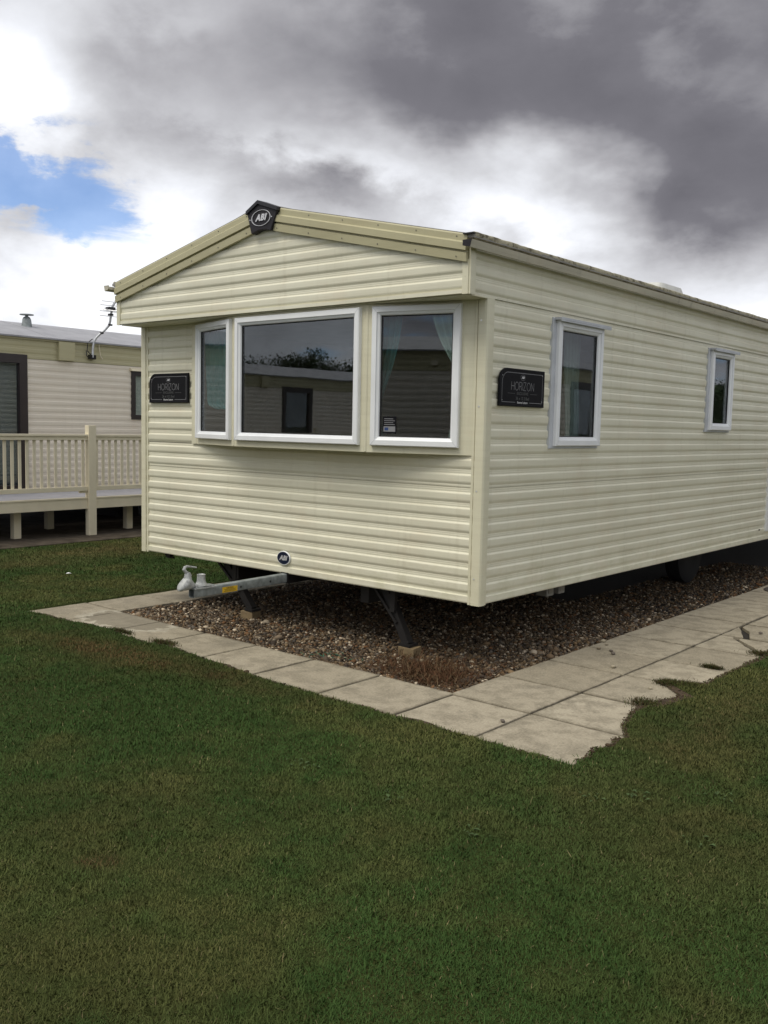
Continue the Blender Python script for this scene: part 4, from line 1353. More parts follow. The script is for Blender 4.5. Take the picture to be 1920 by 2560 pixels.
def name_plate(org, a, n, w, h):
    """org = lower left on the wall face; rounded top left corner"""
    a = Vector(a); n = Vector(n); org = Vector(org)
    P = lambda x, z, o: tuple(org + a * x + UP * z + n * o)
    r = 0.085
    def outline(ins):
        pts = [(ins, ins), (w - ins, ins), (w - ins, h - ins)]
        rr = r - ins * 0.6
        for t in np.linspace(PI / 2, PI, 9):
            pts.append((ins + rr + rr * math.cos(t), h - ins - rr + rr * math.sin(t)))
        return pts
    b = MB(); b.loops([[P(x, z, o) for x, z in outline(i_)] for i_, o in ((0.003, 0.014), (0.0, 0.018), (0.0, 0.028), (0.004, 0.032), (0.012, 0.032), (0.014, 0.030))])
    pl_ = vb(b, 'name_plate', PLATE)
    # engraved border, broken at the foot where the small print stands
    b = MB()
    ol = outline(0.028)
    zf = 0.0306
    def line(p, q, t=0.0016):
        d_ = Vector((q[0] - p[0], q[1] - p[1]))
        if d_.length < 1e-6: return
        m_ = Vector((-d_.y, d_.x)).normalized() * t
        b.poly([P(p[0] - m_.x, p[1] - m_.y, zf), P(q[0] - m_.x, q[1] - m_.y, zf), P(q[0] + m_.x, q[1] + m_.y, zf), P(p[0] + m_.x, p[1] + m_.y, zf)])
    lo, hi = ol[0], ol[1]
    line(lo, (w * 0.34, lo[1])); line((w * 0.66, lo[1]), hi)
    for i in range(1, len(ol)): line(ol[i], ol[(i + 1) % len(ol)])
    vb(b, 'border_line', ENGRAVE, pl_, recalc=False)
    # the thin stroke name
    b = MB()
    word = 'HORIZON'; gapw = 0.19; tot = sum(HW[c] for c in word) + gapw * 6
    H_ = h * 0.215; scl = min(H_, (w * 0.66) / tot)
    xs_ = scl
    x = w * 0.5 - tot * xs_ / 2; z0_ = h * 0.435
    for c in word:
        for st_ in HOR[c]:
            for p, q in zip(st_, st_[1:]): line((x + p[0] * xs_, z0_ + p[1] * H_), (x + q[0] * xs_, z0_ + q[1] * H_), 0.0017)
        x += (HW[c] + gapw) * xs_
    vb(b, 'lettering', ENGRAVE, pl_, recalc=False)
    mt = lambda cx, cz: frame_mtx(a, UP, n, org + a * (w * cx) + UP * (h * cz) + n * 0.0304)
    b = MB()
    line((w * 0.17, h * 0.345), (w * 0.33, h * 0.345), 0.0011)
    vb(b, 'border_line', ENGRAVE_DIM, pl_, recalc=False)
    b = MB(); line((w * 0.67, h * 0.345), (w * 0.83, h * 0.345), 0.0011)
    vb(b, 'border_line', ENGRAVE_DIM, pl_, recalc=False)
    vtext('lettering', 'EXCLUSIVE', 0.027, ENGRAVE_DIM, pl_, mt(0.5, 0.345), extrude=0.0004, spacing=1.1)
    vtext('lettering', '36 x 12 2 Bed', 0.030, ENGRAVE_DIM, pl_, mt(0.5, 0.215), extrude=0.0004)
    vtext('lettering', 'Bourne Leisure', 0.021, ENGRAVE_LIT, pl_, mt(0.5, 0.108), extrude=0.0004, offset=0.0004)
    # small oval logo
    b = MB()
    cc = [(w * 0.5 + 0.030 * math.cos(t), h * 0.775 + 0.019 * math.sin(t)) for t in np.linspace(0, 2 * PI, 25)]
    for p, q in zip(cc, cc[1:]): line(p, q, 0.0008)
    vb(b, 'logo_ring', ENGRAVE, pl_, recalc=False)
    vtext('lettering', 'ABI', 0.022, SILVER, pl_, mt(0.5, 0.775), extrude=0.0004, shear=0.3, offset=0.0008)
    b = MB()
    for x_, z_ in ((0.055, 0.80), (0.945, 0.87), (0.055, 0.16), (0.945, 0.16)):
        c_ = org + a * (w * x_) + UP * (h * z_) + n * 0.030
        b.loops([[tuple(c_ + a * 0.003 * math.cos(t) * k_ + UP * 0.003 * math.sin(t) * k_ + n * o) for t in np.linspace(0, 2 * PI, 7)[:-1]] for k_, o in ((1.0, 0.0), (0.8, 0.002))])
    vb(b, 'screw_head', ENGRAVE_LIT, pl_)
    return pl_


name_plate((-3.538, 0.0, 1.773), (1, 0, 0), (0, -1, 0), 0.545, 0.252)
name_plate((0.0, 0.128, 1.760), (0, 1, 0), (1, 0, 0), 0.565, 0.252)

# maker badge low on the front
b = MB()
el_ = lambda rw, rh, o: [(-1.823 + rw * math.cos(t), -o, 0.571 + rh * math.sin(t)) for t in np.linspace(0, 2 * PI, 40, endpoint=False)]
b.loops([el_(0.070, 0.052, 0.010), el_(0.073, 0.055, 0.014), el_(0.073, 0.055, 0.020), el_(0.070, 0.052, 0.024)])
mbadge = vb(b, 'maker_badge', WHITE)
b = MB(); b.loops([el_(0.067, 0.049, 0.0235), el_(0.066, 0.048, 0.0255)])
vb(b, 'badge_face', NAVY, mbadge)
vtext('lettering', 'ABI', 0.050, SILVER, mbadge, frame_mtx((1, 0, 0), (0, 0, 1), (0, -1, 0), (-1.823, -0.0258, 0.571)), extrude=0.001, shear=0.3, offset=0.0022, spacing=1.08)

# ---- interior and underside
b = MB(); b.box((-W + 0.05, 0.045, ZB + 0.06), (-0.05, LEN - 0.05, ZB + 0.10))
vb(b, 'inner_floor', INTFLOOR)
b = MB(); b.box((-W + 0.02, 0.014, ZB + 0.03), (-0.02, LEN - 0.02, ZB + 0.055))
vb(b, 'underfloor', UNDER)
b = MB(); b.box((-W + 0.05, -0.0, ZS + 0.02), (-0.02, LEN - 0.05, ZS + 0.04))
vb(b, 'inner_ceiling', INTERIOR)
b = MB(); b.box((-W + 0.05, 4.6, ZB + 0.102), (-0.045, 4.66, ZS + 0.018)); b.box((-1.6, 2.2, ZB + 0.102), (-1.55, 4.598, ZS + 0.018))
vb(b, 'partition', INTERIOR)
lw = wall('side_wall', INTERIOR, LEFTW, -LEN + 0.06, -0.06, [], ZB, E_TOP - 0.03)
clad(lw, CREAM, LEFTW, -LEN + 0.03, -0.055, ZOFF - 0.06, E_TOP - 0.06, ZOFF)
shift_children(lw)
rw = wall('rear_wall', INTERIOR, REARW, 0.02, W - 0.02, [], ZB, E_TOP)
clad(rw, CREAM, REARW, 0.0, W, ZOFF - 0.06, E_TOP, ZOFF)
shift_children(rw)
b = MB(); b.prism([(-W, LEN - 0.02, E_TOP), (0, LEN - 0.02, E_TOP), (CX, LEN - 0.02, RIDGE - 0.05)], (0, 0.03, 0))
vb(b, 'rear_gable', CREAM)

# chassis
for x in (-2.55, -1.1):
    b = MB(); b.box((x - 0.04, 0.12, 0.30), (x + 0.04, LEN - 0.2, ZB + 0.029)); vb(b, 'chassis_beam', CHASSIS)
b = MB()
b.bar((-1.815, -0.02, 0.415), (-1.815, 2.0, 0.430), 0.075, 0.085); b.bar((-1.80, 0.25, 0.41), (-1.10, 1.9, 0.41), 0.06, 0.08); b.bar((-1.83, 0.25, 0.41), (-2.55, 1.9, 0.41), 0.06, 0.08)
vb(b, 'draw_frame', CHASSIS)
for x in (-0.62, -3.0):
    b = MB(); b.lathe([(0.13, -0.09), (0.27, -0.10), (0.305, -0.075), (0.31, 0.0), (0.305, 0.075), (0.27, 0.10), (0.13, 0.09)], (x, 4.85, 0.285), 28, 'x')
    wh = vb(b, 'wheel', RUBBER, smooth=True)
    b = MB(); b.lathe([(0.0, 0.05), (0.05, 0.06), (0.12, 0.045), (0.17, 0.08), (0.18, 0.092), (0.18, -0.06), (0.0, -0.06)], (x, 4.85, 0.285), 20, 'x')
    vb(b, 'wheel_rim', CHASSIS, wh, smooth=True)
b = MB(); b.bar((-3.0, 4.85, 0.285), (-0.62, 4.85, 0.285), 0.06, 0.06); vb(b, 'axle', CHASSIS)
# sockets hanging under the side
for y, w2 in ((1.02, 0.10), (1.19, 0.09)):
    b = MB(); b.box((-0.14, y - w2 / 2, 0.375), (-0.05, y + w2 / 2, ZB + 0.028)); jb = vb(b, 'junction_box', plain('dull_plastic', (0.16, 0.155, 0.14), 0.6), bevel=0.006)
    b = MB(); b.box((-0.049, y - 0.03, 0.395), (-0.046, y + 0.03, 0.44)); vb(b, 'socket_cover', SCREW, jb)
# corner steadies (folding legs)
def steady(foot, top, brace):
    b = MB()
    f_ = Vector(foot); t_ = Vector(top)
    b.bar(f_, t_, 0.062, 0.055, (0, 1, 0))
    lg = vb(b, 'corner_steady', CHASSIS)
    b = MB(); m_ = f_.lerp(t_, 0.52)
    b.bar(m_ + Vector((0, -0.03, 0)), Vector(brace), 0.045, 0.03, (0, 1, 0)); vb(b, 'brace', CHASSIS, lg)
    b = MB(); b.bar(f_.lerp(t_, 0.35) + Vector((-0.0, -0.034, 0)), t_ + Vector((-0.12, -0.034, 0.02)), 0.02, 0.02, (0, 1, 0)); vb(b, 'brace', CHASSIS, lg)
    b = MB(); b.box((f_.x - 0.05, f_.y - 0.05, f_.z - 0.008), (f_.x + 0.05, f_.y + 0.05, f_.z + 0.010)); vb(b, 'foot_plate', CHASSIS, lg)
steady((-2.375, 0.16, 0.062), (-2.74, 0.16, 0.475), (-2.55, 0.13, 0.475))
steady((-0.66, 0.10, 0.058), (-0.93, 0.14, 0.475), (-0.80, 0.10, 0.475))
b = MB(); b.box((-3.42, 0.06, 0.40), (-3.36, 0.10, ZB + 0.028)); b.bar((-3.45, 0.08, 0.425), (-3.33, 0.08, 0.405), 0.016, 0.016, (0, 1, 0)); vb(b, 'jack_bracket', CHASSIS)

# roof dome
zr = RIDGE + 0.02 - SL * 1.32
b = MB()
def rrect(cx, cy, hx, hy, r, z):
    return [(cx + sx_ * (hx - r) + r * math.cos(t), cy + sy_ * (hy - r) + r * math.sin(t), z) for sx_, sy_, t0 in ((1, 1, 0), (-1, 1, PI / 2), (-1, -1, PI), (1, -1, 1.5 * PI)) for t in np.linspace(t0, t0 + PI / 2, 4)]
b.loops([rrect(-0.46, 3.46, 0.19, 0.27, 0.05, zr - 0.07), rrect(-0.46, 3.46, 0.19, 0.27, 0.05, zr - 0.005), rrect(-0.46, 3.46, 0.178, 0.258, 0.06, zr + 0.040), rrect(-0.46, 3.46, 0.14, 0.21, 0.08, zr + 0.052)])
vb(b, 'roof_dome', ROOFVENT, smooth=True)

# ---- tow hitch: drawbar and coupling (parts of the caravan)
b = MB()
XB0, XB1 = -1.846, -1.786
def beam_ring(y, zb, zt, r=0.008):
    pts = []
    for cx, cz, t0 in ((XB1 - r, zt - r, 0), (XB0 + r, zt - r, PI / 2), (XB0 + r, zb + r, PI), (XB1 - r, zb + r, 1.5 * PI)):
        for t in np.linspace(t0, t0 + PI / 2, 3): pts.append((cx + r * math.cos(t), y, cz + r * math.sin(t)))
    return pts
b.loops([beam_ring(-0.925, 0.372, 0.434), beam_ring(-0.02, 0.381, 0.450)], cap=False)
# open tube end: inner skin
r_in = [[(XB0 + XB1 - 0) / 2 + (p[0] - (XB0 + XB1) / 2) * 0.86, ] for p in beam_ring(0, 0, 1)]
def inner_ring(y, zb, zt):
    c = ((XB0 + XB1) / 2, (zb + zt) / 2)
    return [(c[0] + (x - c[0]) * 0.84, y, c[1] + (z - c[1]) * 0.84) for x, _, z in beam_ring(y, zb, zt)]
b.loops([beam_ring(-0.925, 0.372, 0.434), inner_ring(-0.9255, 0.372, 0.434), inner_ring(-0.70, 0.374, 0.437)], cap=False)
draw = vb(b, 'drawbar', GALV, smooth=True)
b = MB()
for y, z in ((-0.49, 0.4035), (-0.193, 0.410)):
    b.lathe([(0.009, 0), (0.009, 0.0012)], (XB1 - 0.0004, y, z), 12, 'x')
vb(b, 'bolt_hole_disc', GASKET, draw)  # black discs on the face stand in for the shade inside the holes
b = MB(); b.box((XB1 + 0.0003, -0.668, 0.379), (XB1 + 0.0013, -0.524, 0.4195)); stk = vb(b, 'warning_sticker', YELLOW, draw)
vtext('warning_sticker', 'CAUTION', 0.015, INK, draw, frame_mtx((0, 1, 0), (0, 0, 1), (1, 0, 0), (XB1 + 0.0015, -0.596, 0.4105)), extrude=0.0002, offset=0.0003)
b = MB()
for i, l in enumerate((0.055, 0.050, 0.058)): obox(b, (XB1, -0.596, 0.401 - i * 0.007), (0, 1, 0), UP, (1, 0, 0), -l, l, -0.0012, 0.0012, 0.0015, 0.0018)
vb(b, 'warning_sticker', INK, draw)
# coupling casting
b = MB()
xc = -1.816
secs = [(-1.040, 0.440, 0.004, 0.006), (-1.036, 0.447, 0.020, 0.016), (-1.022, 0.456, 0.034, 0.028), (-0.998, 0.468, 0.042, 0.038), (-0.975, 0.478, 0.042, 0.048), (-0.95, 0.478, 0.038, 0.046), (-0.925, 0.468, 0.030, 0.030), (-0.900, 0.452, 0.028, 0.016), (-0.86, 0.450, 0.040, 0.013), (-0.80, 0.449, 0.042, 0.012), (-0.755, 0.445, 0.034, 0.009), (-0.735, 0.441, 0.020, 0.005)]
b.loops([[(xc + rw_ * math.cos(t), y, z + rh_ * math.sin(t)) for t in np.linspace(0, 2 * PI, 14, endpoint=False)] for y, z, rw_, rh_ in secs])
b.lathe([(0.033, 0.0), (0.030, 0.03), (0.021, 0.07), (0.018, 0.078)], (xc, -0.958, 0.478), 14)
cpl = vb(b, 'coupling', CAST, draw, smooth=True)
b = MB(); b.lathe([(0.046, 0.0), (0.040, 0.012), (0.031, 0.030), (0.029, 0.072), (0.031, 0.078), (0.026, 0.080), (0.022, 0.074)], (xc, -0.838, 0.452), 20)
vb(b, 'coupling', CAST, draw, smooth=True)
b = MB(); b.box((xc - 0.05, -0.93, 0.4345), (xc + 0.05, -0.74, 0.4425)); b.lathe([(0.008, 0), (0.008, 0.018), (0.0, 0.02)], (xc + 0.03, -0.905, 0.444), 8)
b.lathe([(0.007, 0), (0.007, 0.012), (0.0, 0.013)], (xc + 0.035, -0.755, 0.442), 8)
vb(b, 'coupling', CAST, draw)
b = MB()
b.tube([(xc, -0.930, 0.528), (xc, -0.938, 0.540), (xc, -0.958, 0.552), (xc, -0.980, 0.566), (xc, -0.990, 0.580), (xc, -0.984, 0.594), (xc, -0.966, 0.600), (xc, -0.93, 0.594), (xc, -0.882, 0.584)], [0.008, 0.009, 0.010, 0.012, 0.013, 0.011, 0.009, 0.007, 0.0055], 10)
vb(b, 'coupling_handle', CAST, draw, smooth=True)

# timber pads under the steadies: things of their own
for (x, y, lab) in ((-2.405, 0.165, 'pale timber block under the left folding leg near the tow bar'), (-0.645, 0.10, 'pale timber block under the right folding leg, half in gravel')):
    b = MB(); b.box((-0.065, -0.055, -0.09), (0.065, 0.055, 0.0))
    o = b.build('timber_block', TIMBER, bevel=0.004); o.location = (x, y, 0.048); o.rotation_euler = (0.02, 0.02, 0.12)
    tag(o, lab, 'wood block', 'timber pads under the caravan legs')

# ---- curtains hanging inside (things)
def curtain(p, q, z0, z1, ztie, f_tie, side, m, label, folds=7, amp=0.022, anchor=0.0):
    """wavy cloth from p to q (plan), gathered towards one end at height ztie"""
    p, q = Vector(p), Vector(q)
    b = MB(); nx, nz = folds * 8, 18
    a = (q - p); L = a.length; a.normalize(); n = Vector((a.y, -a.x))
    ids = []
    for j in range(nz + 1):
        z = z1 + (z0 - z1) * j / nz
        if z > ztie: t = (z1 - z) / (z1 - ztie); wf = 1 - (1 - f_tie) * (t ** 1.6)
        else: t = (ztie - z) / max(ztie - z0, 1e-3); wf = f_tie + (0.55 - f_tie) * min(1, t * 1.3)
        row = []
        for i in range(nx + 1):
            s_ = i / nx
            pos = (s_ if side < 0 else 1 - s_) * wf * L
            if side > 0: pos = L - pos
            off = amp * math.sin(s_ * folds * 2 * PI + 0.7 * math.sin(z * 5)) * (0.5 + 0.5 * wf)
            c = p + a * pos + n * off
            row.append((c.x, c.y, z))
        ids.append(b.pts(row))
    for j in range(nz):
        for i in range(nx): b.face((ids[j][i], ids[j][i + 1], ids[j + 1][i + 1], ids[j + 1][i]))
    o = b.build('curtain', m, None, smooth=False, recalc=False)
    o.data.polygons.foreach_set('use_smooth', [True] * len(o.data.polygons))
    return tag(o, label, 'curtain', 'curtains inside the caravan windows')


curtain((-2.83, 0.012), (-2.30, -0.130), 1.72, 2.40, 1.76, 0.86, 1, CURT_TEAL, 'teal curtain gathered behind the narrow left bay window', folds=6, amp=0.014)
curtain((-0.42, -0.04), (-0.10, 0.05), 1.50, 2.40, 1.88, 0.18, 1, CURT_PALE, 'pale aqua curtain drawn back at the right edge of the right bay window', folds=6, amp=0.014)
curtain((-0.90, -0.11), (-0.64, -0.07), 1.48, 2.40, 1.75, 0.35, -1, CURT_TEAL, 'dark teal curtain tied at the left edge of the right bay window', folds=5, amp=0.014)
curtain((-0.15, 1.28), (-0.15, 1.52), 1.45, 2.38, 1.5, 0.8, 1, CURT_SIDE, 'pale curtain behind the taller side window beside the name plate', folds=5, amp=0.015)

# ------------------------------------------------------------------ neighbouring caravan
NX, NY0 = -9.4, -3.4
NL, NW, NZB, NE, NR = 11.6, 3.6, 0.50, 2.785, 3.155


def roof_z(x):  # local, wall plane at x=0, ridge at -NW/2
    t = abs(x + NW / 2) / (NW / 2 + 0.06)
    return NE + 0.015 + (NR - NE) * (1 - t ** 1.35)


def make_neighbour():
    root = empty('static_caravan', (NX, NY0, 0))
    PS = lambda s, z, o: (o, s, z)
    d0, d1 = 4.45, 5.50           # door
    w0, w1 = 7.28, 8.55           # window
    b = MB()
    for (s0, s1, z0, z1) in ((0.0, d0, NZB, 2.47), (d1, NL, NZB, 1.64), (d1, w0, 1.64, 2.40), (w1, NL, 1.64, 2.40), (d1, NL, 2.40, 2.47), (0, NL, 2.47, NE)):
        b.box((-0.05, s0, z0), (-0.004, s1, z1))
    wl = b.build('side_wall', PINKISH, root)
    clad(wl, PINKISH, PS, 0.02, NL - 0.02, NZB, 2.47, 0.51, [(d0, d1, NZB - 0.1, 2.6), (w0, w1, 1.64, 2.40)], depth=0.7)
    fb = MB(); fb.box((-0.003, 0.0, 2.475), (0.004, NL, NE - 0.03))
    fo = fb.build('fascia_band', OLIVE, root)
    PF = lambda s, z, o: (0.006 + o * 0.7, s, z)
    clad(fo, OLIVE, PF, 0.0, NL, 2.478, NE - 0.035, 2.45, depth=0.8)
    b = MB(); b.box((0.0, 0.0, NE - 0.035), (0.035, NL, NE - 0.004)); b.build('eaves_trim', OLIVE, root)
    # other walls
    b = MB(); b.box((-NW, 0.0, NZB), (-NW + 0.05, NL, NE)); b.build('side_wall', PINKISH, root)
    for y in (0.0, NL - 0.05):
        e = MB(); e.prism([(-NW + 0.05, y, NZB), (-0.05, y, NZB), (-0.05, y, NE), (-NW / 2, y, NR - 0.03), (-NW + 0.05, y, NE)], (0, 0.05, 0)); ew = e.build('end_wall', PINKISH, root)
        PE = (lambda s, z, o: (s, -o, z)) if y == 0 else (lambda s, z, o: (s, NL + o, z))
        clad(ew, PINKISH, PE, -NW + 0.03, -0.03, NZB, NE, 0.51)
    b = MB(); b.box((-NW + 0.04, 0.04, NZB + 0.01), (-0.04, NL - 0.04, NZB + 0.05)); b.build('underfloor', UNDER, root)
    # piers, coloured dark like the underfloor to stand in for shade below the deck
    for y in (1.0, 4.2, 7.6, 10.6):
        b = MB(); b.box((-2.9, y - 0.2, 0.0), (-0.55, y + 0.2, NZB + 0.008)); b.build('support_pier', UNDER, root)
    b = MB()
    rings = []
    for y in (-0.06, NL * 0.33, NL * 0.66, NL + 0.06):
        r_ = [(x, y, roof_z(x)) for x in np.linspace(0.07, -NW - 0.07, 17)]
        r_ += [(-NW - 0.07, y, roof_z(-NW - 0.07) - 0.022), (0.07, y, roof_z(0.07) - 0.022)]
        rings.append(r_)
    b.loops(rings)
    rf = b.build('roof', ROOF_N, root, smooth=True)
    for y in (3.0, 5.85, 9.3):
        b = MB(); b.loops([[(x, y + dy, roof_z(x) + dz) for dy, dz in ((-0.02, -0.002), (-0.02, 0.003), (0.02, 0.003), (0.02, -0.002))] for x in np.linspace(0.06, -NW - 0.06, 13)])
        b.build('roof_seam', ROOF_N, rf)
    # door
    b = MB(); ring_frame(b, (0.0, d0, NZB + 0.02), (0, 1, 0), UP, (1, 0, 0), d1 - d0, 2.51 - NZB, [(0, 0.0), (0, 0.03), (0.005, 0.034), (0.125, 0.034), (0.13, 0.0), (0.13, -0.04)])
    dr = b.build('door', BROWNFRAME, root)
    b = MB(); b.box((-0.018, d0 + 0.128, NZB + 0.148), (-0.012, d1 - 0.128, 2.51 - 0.11)); b.build('pane', GLASS, dr)
    b = MB(); b.box((-0.058, d0 + 0.10, NZB + 0.10), (-0.052, d1 - 0.10, 2.47)); b.build('door_curtain', BLIND, dr)
    # window
    b = MB(); ring_frame(b, (0, w0, 1.635), (0, 1, 0), UP, (1, 0, 0), w1 - w0, 0.765, [(0, 0.0), (0, 0.03), (0.07, 0.03), (0.075, 0.0), (0.075, -0.05)])
    wn = b.build('window', BROWNFRAME, root)
    b = MB(); b.box((-0.014, w0 + 0.073, 1.71), (-0.008, w1 - 0.073, 2.327)); b.build('pane', GLASS, wn)
    b = MB()
    for i in range(20): b.box((-0.035, w0 + 0.076, 1.712 + i * 0.031), (-0.030, w1 - 0.076, 1.738 + i * 0.031))
    b.build('blind', SOCKET, wn)
    b = MB(); b.prism([(0.0, w0 - 0.03, 2.400), (0.075, w0 - 0.03, 2.400), (0.07, w0 - 0.03, 2.42), (0.0, w0 - 0.03, 2.455)], (0, w1 - w0 + 0.06, 0)); b.build('drip_cap', DECKPAINT, wn)
    # box on the fascia
    b = MB(); b.box((0.006, 5.985, 2.485), (0.075, 6.245, 2.755)); bx = b.build('meter_box', OLIVE, root, bevel=0.004)
    # roof flue
    b = MB(); zf = roof_z(-0.9)
    b.lathe([(0.085, -0.05), (0.075, 0.03), (0.07, 0.06), (0.065, 0.10), (0.05, 0.135), (0.025, 0.15), (0.02, 0.165), (0.105, 0.170), (0.105, 0.182), (0.0, 0.186)], (-0.9, 6.02, zf), 16)
    b.build('flue', GALV, rf, smooth=True)
    b = MB(); b.box((0.012, 8.95, 2.56), (0.05, 9.05, 2.63)); b.build('bracket', DECKPAINT, root)
    return root


nb = make_neighbour()
tag(nb, 'beige caravan with olive fascia and grey felt roof behind the decking', 'caravan')

# the other caravans of the row, seen mirrored in the window glass
for (loc, rz, lab) in (((-13.5, -17.0, 0), 0.0, 'beige caravan standing behind the viewer, mirrored in the large bay window'),
                       ((7.4, -8.4, 0), R(90), 'beige caravan directly behind the viewer, mirrored in the right bay window'),
                       ((5.6, 16.6, 0), R(180), 'beige caravan across the lawn, mirrored in the side windows')):
    c = copy_tree(nb); c.location = loc; c.rotation_euler = (0, 0, rz)
    tag(c, lab, 'caravan')

# concrete base of the neighbour
b = MB(); b.box((-13.2, -3.0, -0.06), (-7.47, 8.6, 0.022))
tag(b.build('concrete_base', BASECON), kind='structure')

# ------------------------------------------------------------------ decking
dk = empty('decking', (-8.03, 2.28, 0))
tag(dk, 'raised cream plastic decking with balustrade in front of the beige caravan', 'decking')
DI = Matrix.Translation((8.03, -2.28, 0))
def dpart(b, name, m, **kw):
    o = b.build(name, m, None, **kw); o.data.transform(DI); o.parent = dk
    return o
DY0, DY1 = -1.6, 6.2
POSTS = [-0.62 + 0.0, 2.27, 5.16]
for i, y in enumerate(POSTS):
    b = MB(); b.box((-8.085, y - 0.058, 0.022), (-7.99, y + 0.058, 1.54)); dpart(b, 'post', DECKPAINT, bevel=0.004)
SPANS = [(DY0, POSTS[0] - 0.056), (POSTS[0] + 0.056, POSTS[1] - 0.056), (POSTS[1] + 0.056, POSTS[2] - 0.056), (POSTS[2] + 0.056, DY1)]
for (s0, s1) in SPANS:
    b = MB(); b.box((-8.085, s0, 1.385), (-8.005, s1, 1.415)); b.box((-8.074, s0, 1.335), (-8.022, s1, 1.384)); dpart(b, 'handrail', DECKPAINT, bevel=0.003)
    b = MB(); b.box((-8.075, s0, 0.640), (-8.015, s1, 0.700)); dpart(b, 'bottom_rail', DECKPAINT, bevel=0.003)
    n = int((s1 - s0) / 0.1025)
    base = None
    for k_ in range(n):
        y = s0 + (k_ + 0.5) * (s1 - s0) / n
        if base is None:
            b = MB(); b.box((-8.070, y - 0.020, 0.701), (-8.056, y + 0.020, 1.334)); base = dpart(b, 'baluster', DECKPAINT); y_b = y
        else:
            o = base.copy(); COL.objects.link(o); o.parent = dk; o.location = (0, y - y_b, 0)
    b = MB(); b.box((-8.060, s0 - 0.0, 0.392), (-8.025, s1, 0.530)); dpart(b, 'fascia_board', DECKPAINT, bevel=0.003)
    b = MB(); b.box((-8.10, s0, 0.531), (-8.015, s1, 0.548)); dpart(b, 'edge_trim', DECKPAINT)
for i in range(8):
    x1_ = -8.105 - i * 0.155
    b = MB(); b.box((x1_ - 0.150, DY0, 0.522), (x1_, DY1, 0.547)); dpart(b, 'deck_board', DECKGREY)
for (x, y) in ((-8.30, 1.30), (-8.43, 3.14), (-9.06, 2.23), (-8.30, -0.6), (-9.06, 0.3), (-8.43, 4.9), (-9.06, 4.2)):
    b = MB(); b.box((x - 0.05, y - 0.05, 0.022), (x + 0.05, y + 0.05, 0.521)); dpart(b, 'support_leg', DECKPAINT, bevel=0.003)
b = MB(); b.box((-8.075, 2.10, 0.61), (-8.035, 2.20, 0.638)); dpart(b, 'rail_bracket', DECKPAINT)

c = copy_tree(dk); c.location = (-12.13, -11.32, 0)
tag(c, 'cream decking behind the viewer, mirrored low in the large bay window', 'decking')

# ------------------------------------------------------------------ TV aerial on the neighbour
ae = empty('tv_aerial', (-9.36, 3.14, 2.56))
tag(ae, 'bent silver pole with a spiky television aerial on the beige caravan', 'aerial')
AI = Matrix.Translation((9.36, -3.14, -2.56))
def apart(b, name, m, **kw):
    o = b.build(name, m, None, **kw); o.data.transform(AI); o.parent = ae
    return o
b = MB()
pp = [(-9.33, 3.143, 2.56), (-9.33, 3.150, 2.70), (-9.33, 3.165, 2.79), (-9.31, 3.195, 2.86), (-9.27, 3.25, 2.93), (-9.24, 3.31, 2.99), (-9.20, 3.345, 3.05), (-9.18, 3.355, 3.11), (-9.16, 3.36, 3.22), (-9.14, 3.375, 3.345), (-9.12, 3.42, 3.43)]
pp = [(x, y - 0.0, z) for x, y, z in pp]
b.tube(pp, 0.018, 10); apart(b, 'pole', ALU, smooth=True)
b = MB(); b.tube([(-9.335, 3.12, 2.60), (-9.345, 3.06, 2.66), (-9.34, 3.07, 2.78), (-9.32, 3.14, 2.84)], 0.007, 6)
b.tube([(-9.335, 3.10, 2.54), (-9.34, 3.05, 2.58), (-9.345, 3.045, 2.66)], 0.007, 6); apart(b, 'cable', BLACKPL)
b = MB(); b.box((-9.385, 3.10, 2.535), (-9.315, 3.20, 2.60)); apart(b, 'wall_bracket', CHASSIS, bevel=0.004)
b = MB(); b.tube([(-9.20, 3.25, 3.285), (-8.95, 3.36, 3.25), (-8.70, 3.50, 3.21), (-8.5, 3.60, 3.18)], 0.010, 6); apart(b, 'boom', ALU)
for lo_, hi_ in (((-9.20, 3.29, 3.275), (-9.10, 3.40, 3.325)), ((-9.20, 3.33, 3.20), (-9.14, 3.39, 3.23)), ((-9.20, 3.33, 3.05), (-9.16, 3.385, 3.075)), ((-9.28, 3.235, 2.92), (-9.23, 3.275, 2.95))):
    b = MB(); b.box(lo_, hi_); apart(b, 'clamp', BLACKPL)
for (a_, e_) in (((3.19, 3.405), (3.47, 3.405)), ((3.16, 3.345), (3.47, 3.350)), ((3.15, 3.255), (3.50, 3.255)), ((3.15, 3.185), (3.48, 3.185)), ((3.22, 3.30), (3.52, 3.295))):
    b = MB(); b.tube([(-9.14, a_[0], a_[1]), (-9.12, e_[0], e_[1])], 0.0045, 5); apart(b, 'aerial_element', ALU)
b = MB(); b.tube([(-9.372, 3.285, 2.80), (-9.365, 3.285, 2.70), (-9.36, 3.30, 2.60), (-9.35, 3.33, 2.55)], 0.007, 6)
o = b.build('loose_cable', DECKPAINT); tag(o, 'short pale cable end dangling beside the aerial bracket', 'cable')

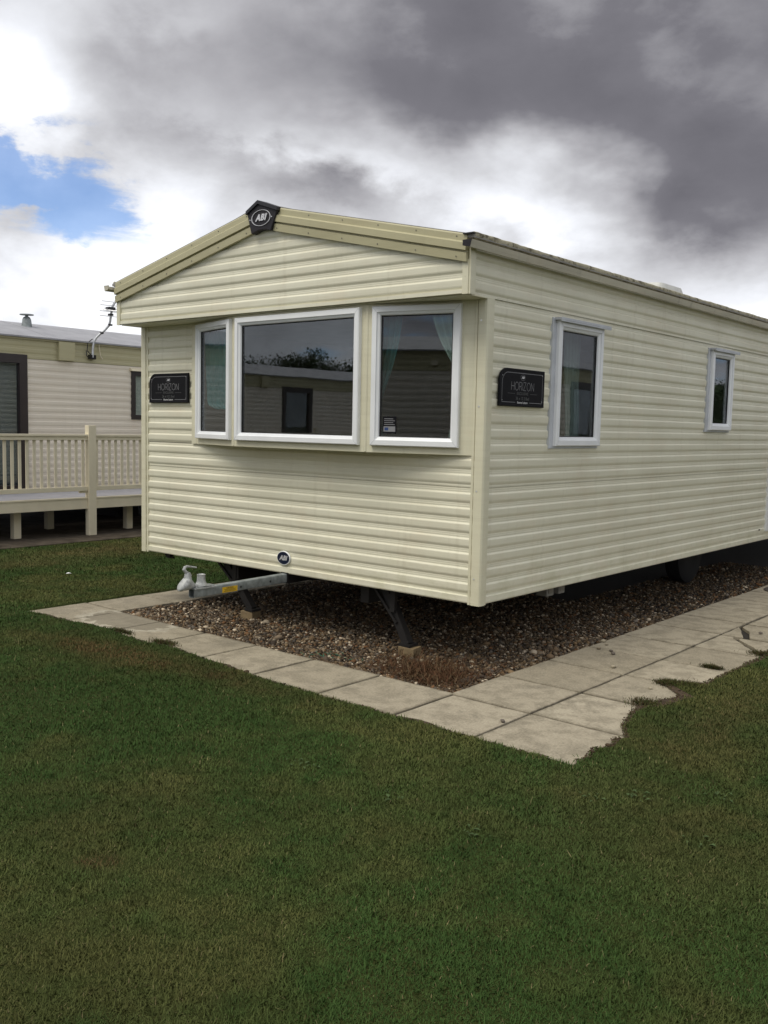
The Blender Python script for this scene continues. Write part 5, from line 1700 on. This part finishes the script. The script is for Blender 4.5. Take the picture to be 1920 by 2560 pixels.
# ------------------------------------------------------------------ trees beyond, seen in the glass
def tree(loc, h, spread, label, seed):
    r_ = np.random.default_rng(seed)
    root = empty('tree', loc); tag(root, label, 'tree', 'trees beyond the caravan park')
    b = MB(); b.tube([(0, 0, 0), (0.05, 0, h * .25), (0, 0.08, h * .45), (0.1, 0.0, h * .75)], [0.22, 0.17, 0.12, 0.03], 9)
    for k_ in range(9):
        a = r_.uniform(0, 6.28); z = h * r_.uniform(0.3, 0.6)
        b.tube([(0, 0, z), (math.cos(a) * spread * .5, math.sin(a) * spread * .5, z + h * .18), (math.cos(a) * spread * .85, math.sin(a) * spread * .85, z + h * .3)], [0.08, 0.05, 0.015], 6)
    b.build('trunk', BARK, root, smooth=True)
    n = 20000; nc = 90
    ca = r_.uniform(0, 6.28, nc); cr = spread * np.sqrt(r_.random(nc)) * 0.85; cz = h * (0.45 + 0.5 * r_.random(nc))
    cc = np.stack([np.cos(ca) * cr, np.sin(ca) * cr, cz * (1 - 0.12 * (cr / spread) ** 2)], -1)
    p = cc[r_.integers(0, nc, n)] + r_.normal(0, 1, (n, 3)) * np.array([0.24, 0.24, 0.18]) * spread / 2.6
    s_ = r_.uniform(0.02, 0.05, n)
    a = euler_mats(r_.uniform(0, 6.28, n), r_.normal(0, 0.8, n), r_.normal(0, 0.8, n))
    q = np.array([(-1, -.5, 0), (1, -.5, 0), (1, .5, 0), (-1, .5, 0)], float)
    V = np.einsum('nij,kj->nki', a, q) * s_[:, None, None] + p[:, None, :]
    col = np.array([(0.035, 0.062, 0.02)]) * r_.uniform(0.6, 1.5, (n, 1))
    o = scatter_mesh('crown', V, np.array([[0, 1, 2, 3]]), col, LEAF); o.parent = root


tree((-24.5, -24.0, 0), 4.75, 2.4, 'bushy dark tree mirrored in the large bay window, the denser one', 3)
tree((-27.5, -22.0, 0), 4.5, 3.0, 'wide sparse tree mirrored in the large bay window', 4)
tree((10.5, 31.5, 0), 3.7, 1.7, 'round tree mirrored in the small side window', 5)

# ------------------------------------------------------------------ small things
b = MB(); b.poly([(-0.02, -0.03, 0.0), (0.05, -0.01, 0.012), (0.04, 0.03, 0.003), (-0.03, 0.02, 0.015)]); b.poly([(-0.05, 0.0, 0.004), (-0.02, -0.03, 0.0), (-0.03, 0.02, 0.015)])
o = b.build('litter', PAPER, recalc=False); o.location = (-5.27, 0.22, 0.02); o.scale = (0.7, 0.7, 0.7)
tag(o, 'scrap of white paper lying on the grass by the decking', 'litter')
b = MB(); b.loops([[(0.19 * math.cos(t) * k_, 0.24 * math.sin(t) * k_, z) for t in np.linspace(0, 2 * PI, 28, endpoint=False)] for k_, z in ((1.0, -0.004), (1.0, 0.004), (0.95, 0.006), (0.0001, 0.006))])
o = b.build('drain_cover', plain('rusty_cover', (0.05, 0.04, 0.032), 0.8, 0, 0.3, 30)); o.location = (0.42, 4.98, 0.004)
tag(o, 'dark oval drain cover set in the path by the gravel', 'drain cover')
b = MB()
for k_ in range(26):
    x, y = random.gauss(-1.0, 0.09), random.gauss(-0.36, 0.05); a = random.uniform(0, 6.28); l = random.uniform(0.015, 0.05)
    b.tube([(x, y, -0.006), (x + math.cos(a) * l, y + math.sin(a) * l, random.uniform(-0.008, 0.012))], 0.0016, 4)
o = b.build('twine', plain('green_twine', (0.02, 0.16, 0.09), 0.7))
tag(o, 'frayed green twine scraps on the gravel by the front slabs', 'twine')
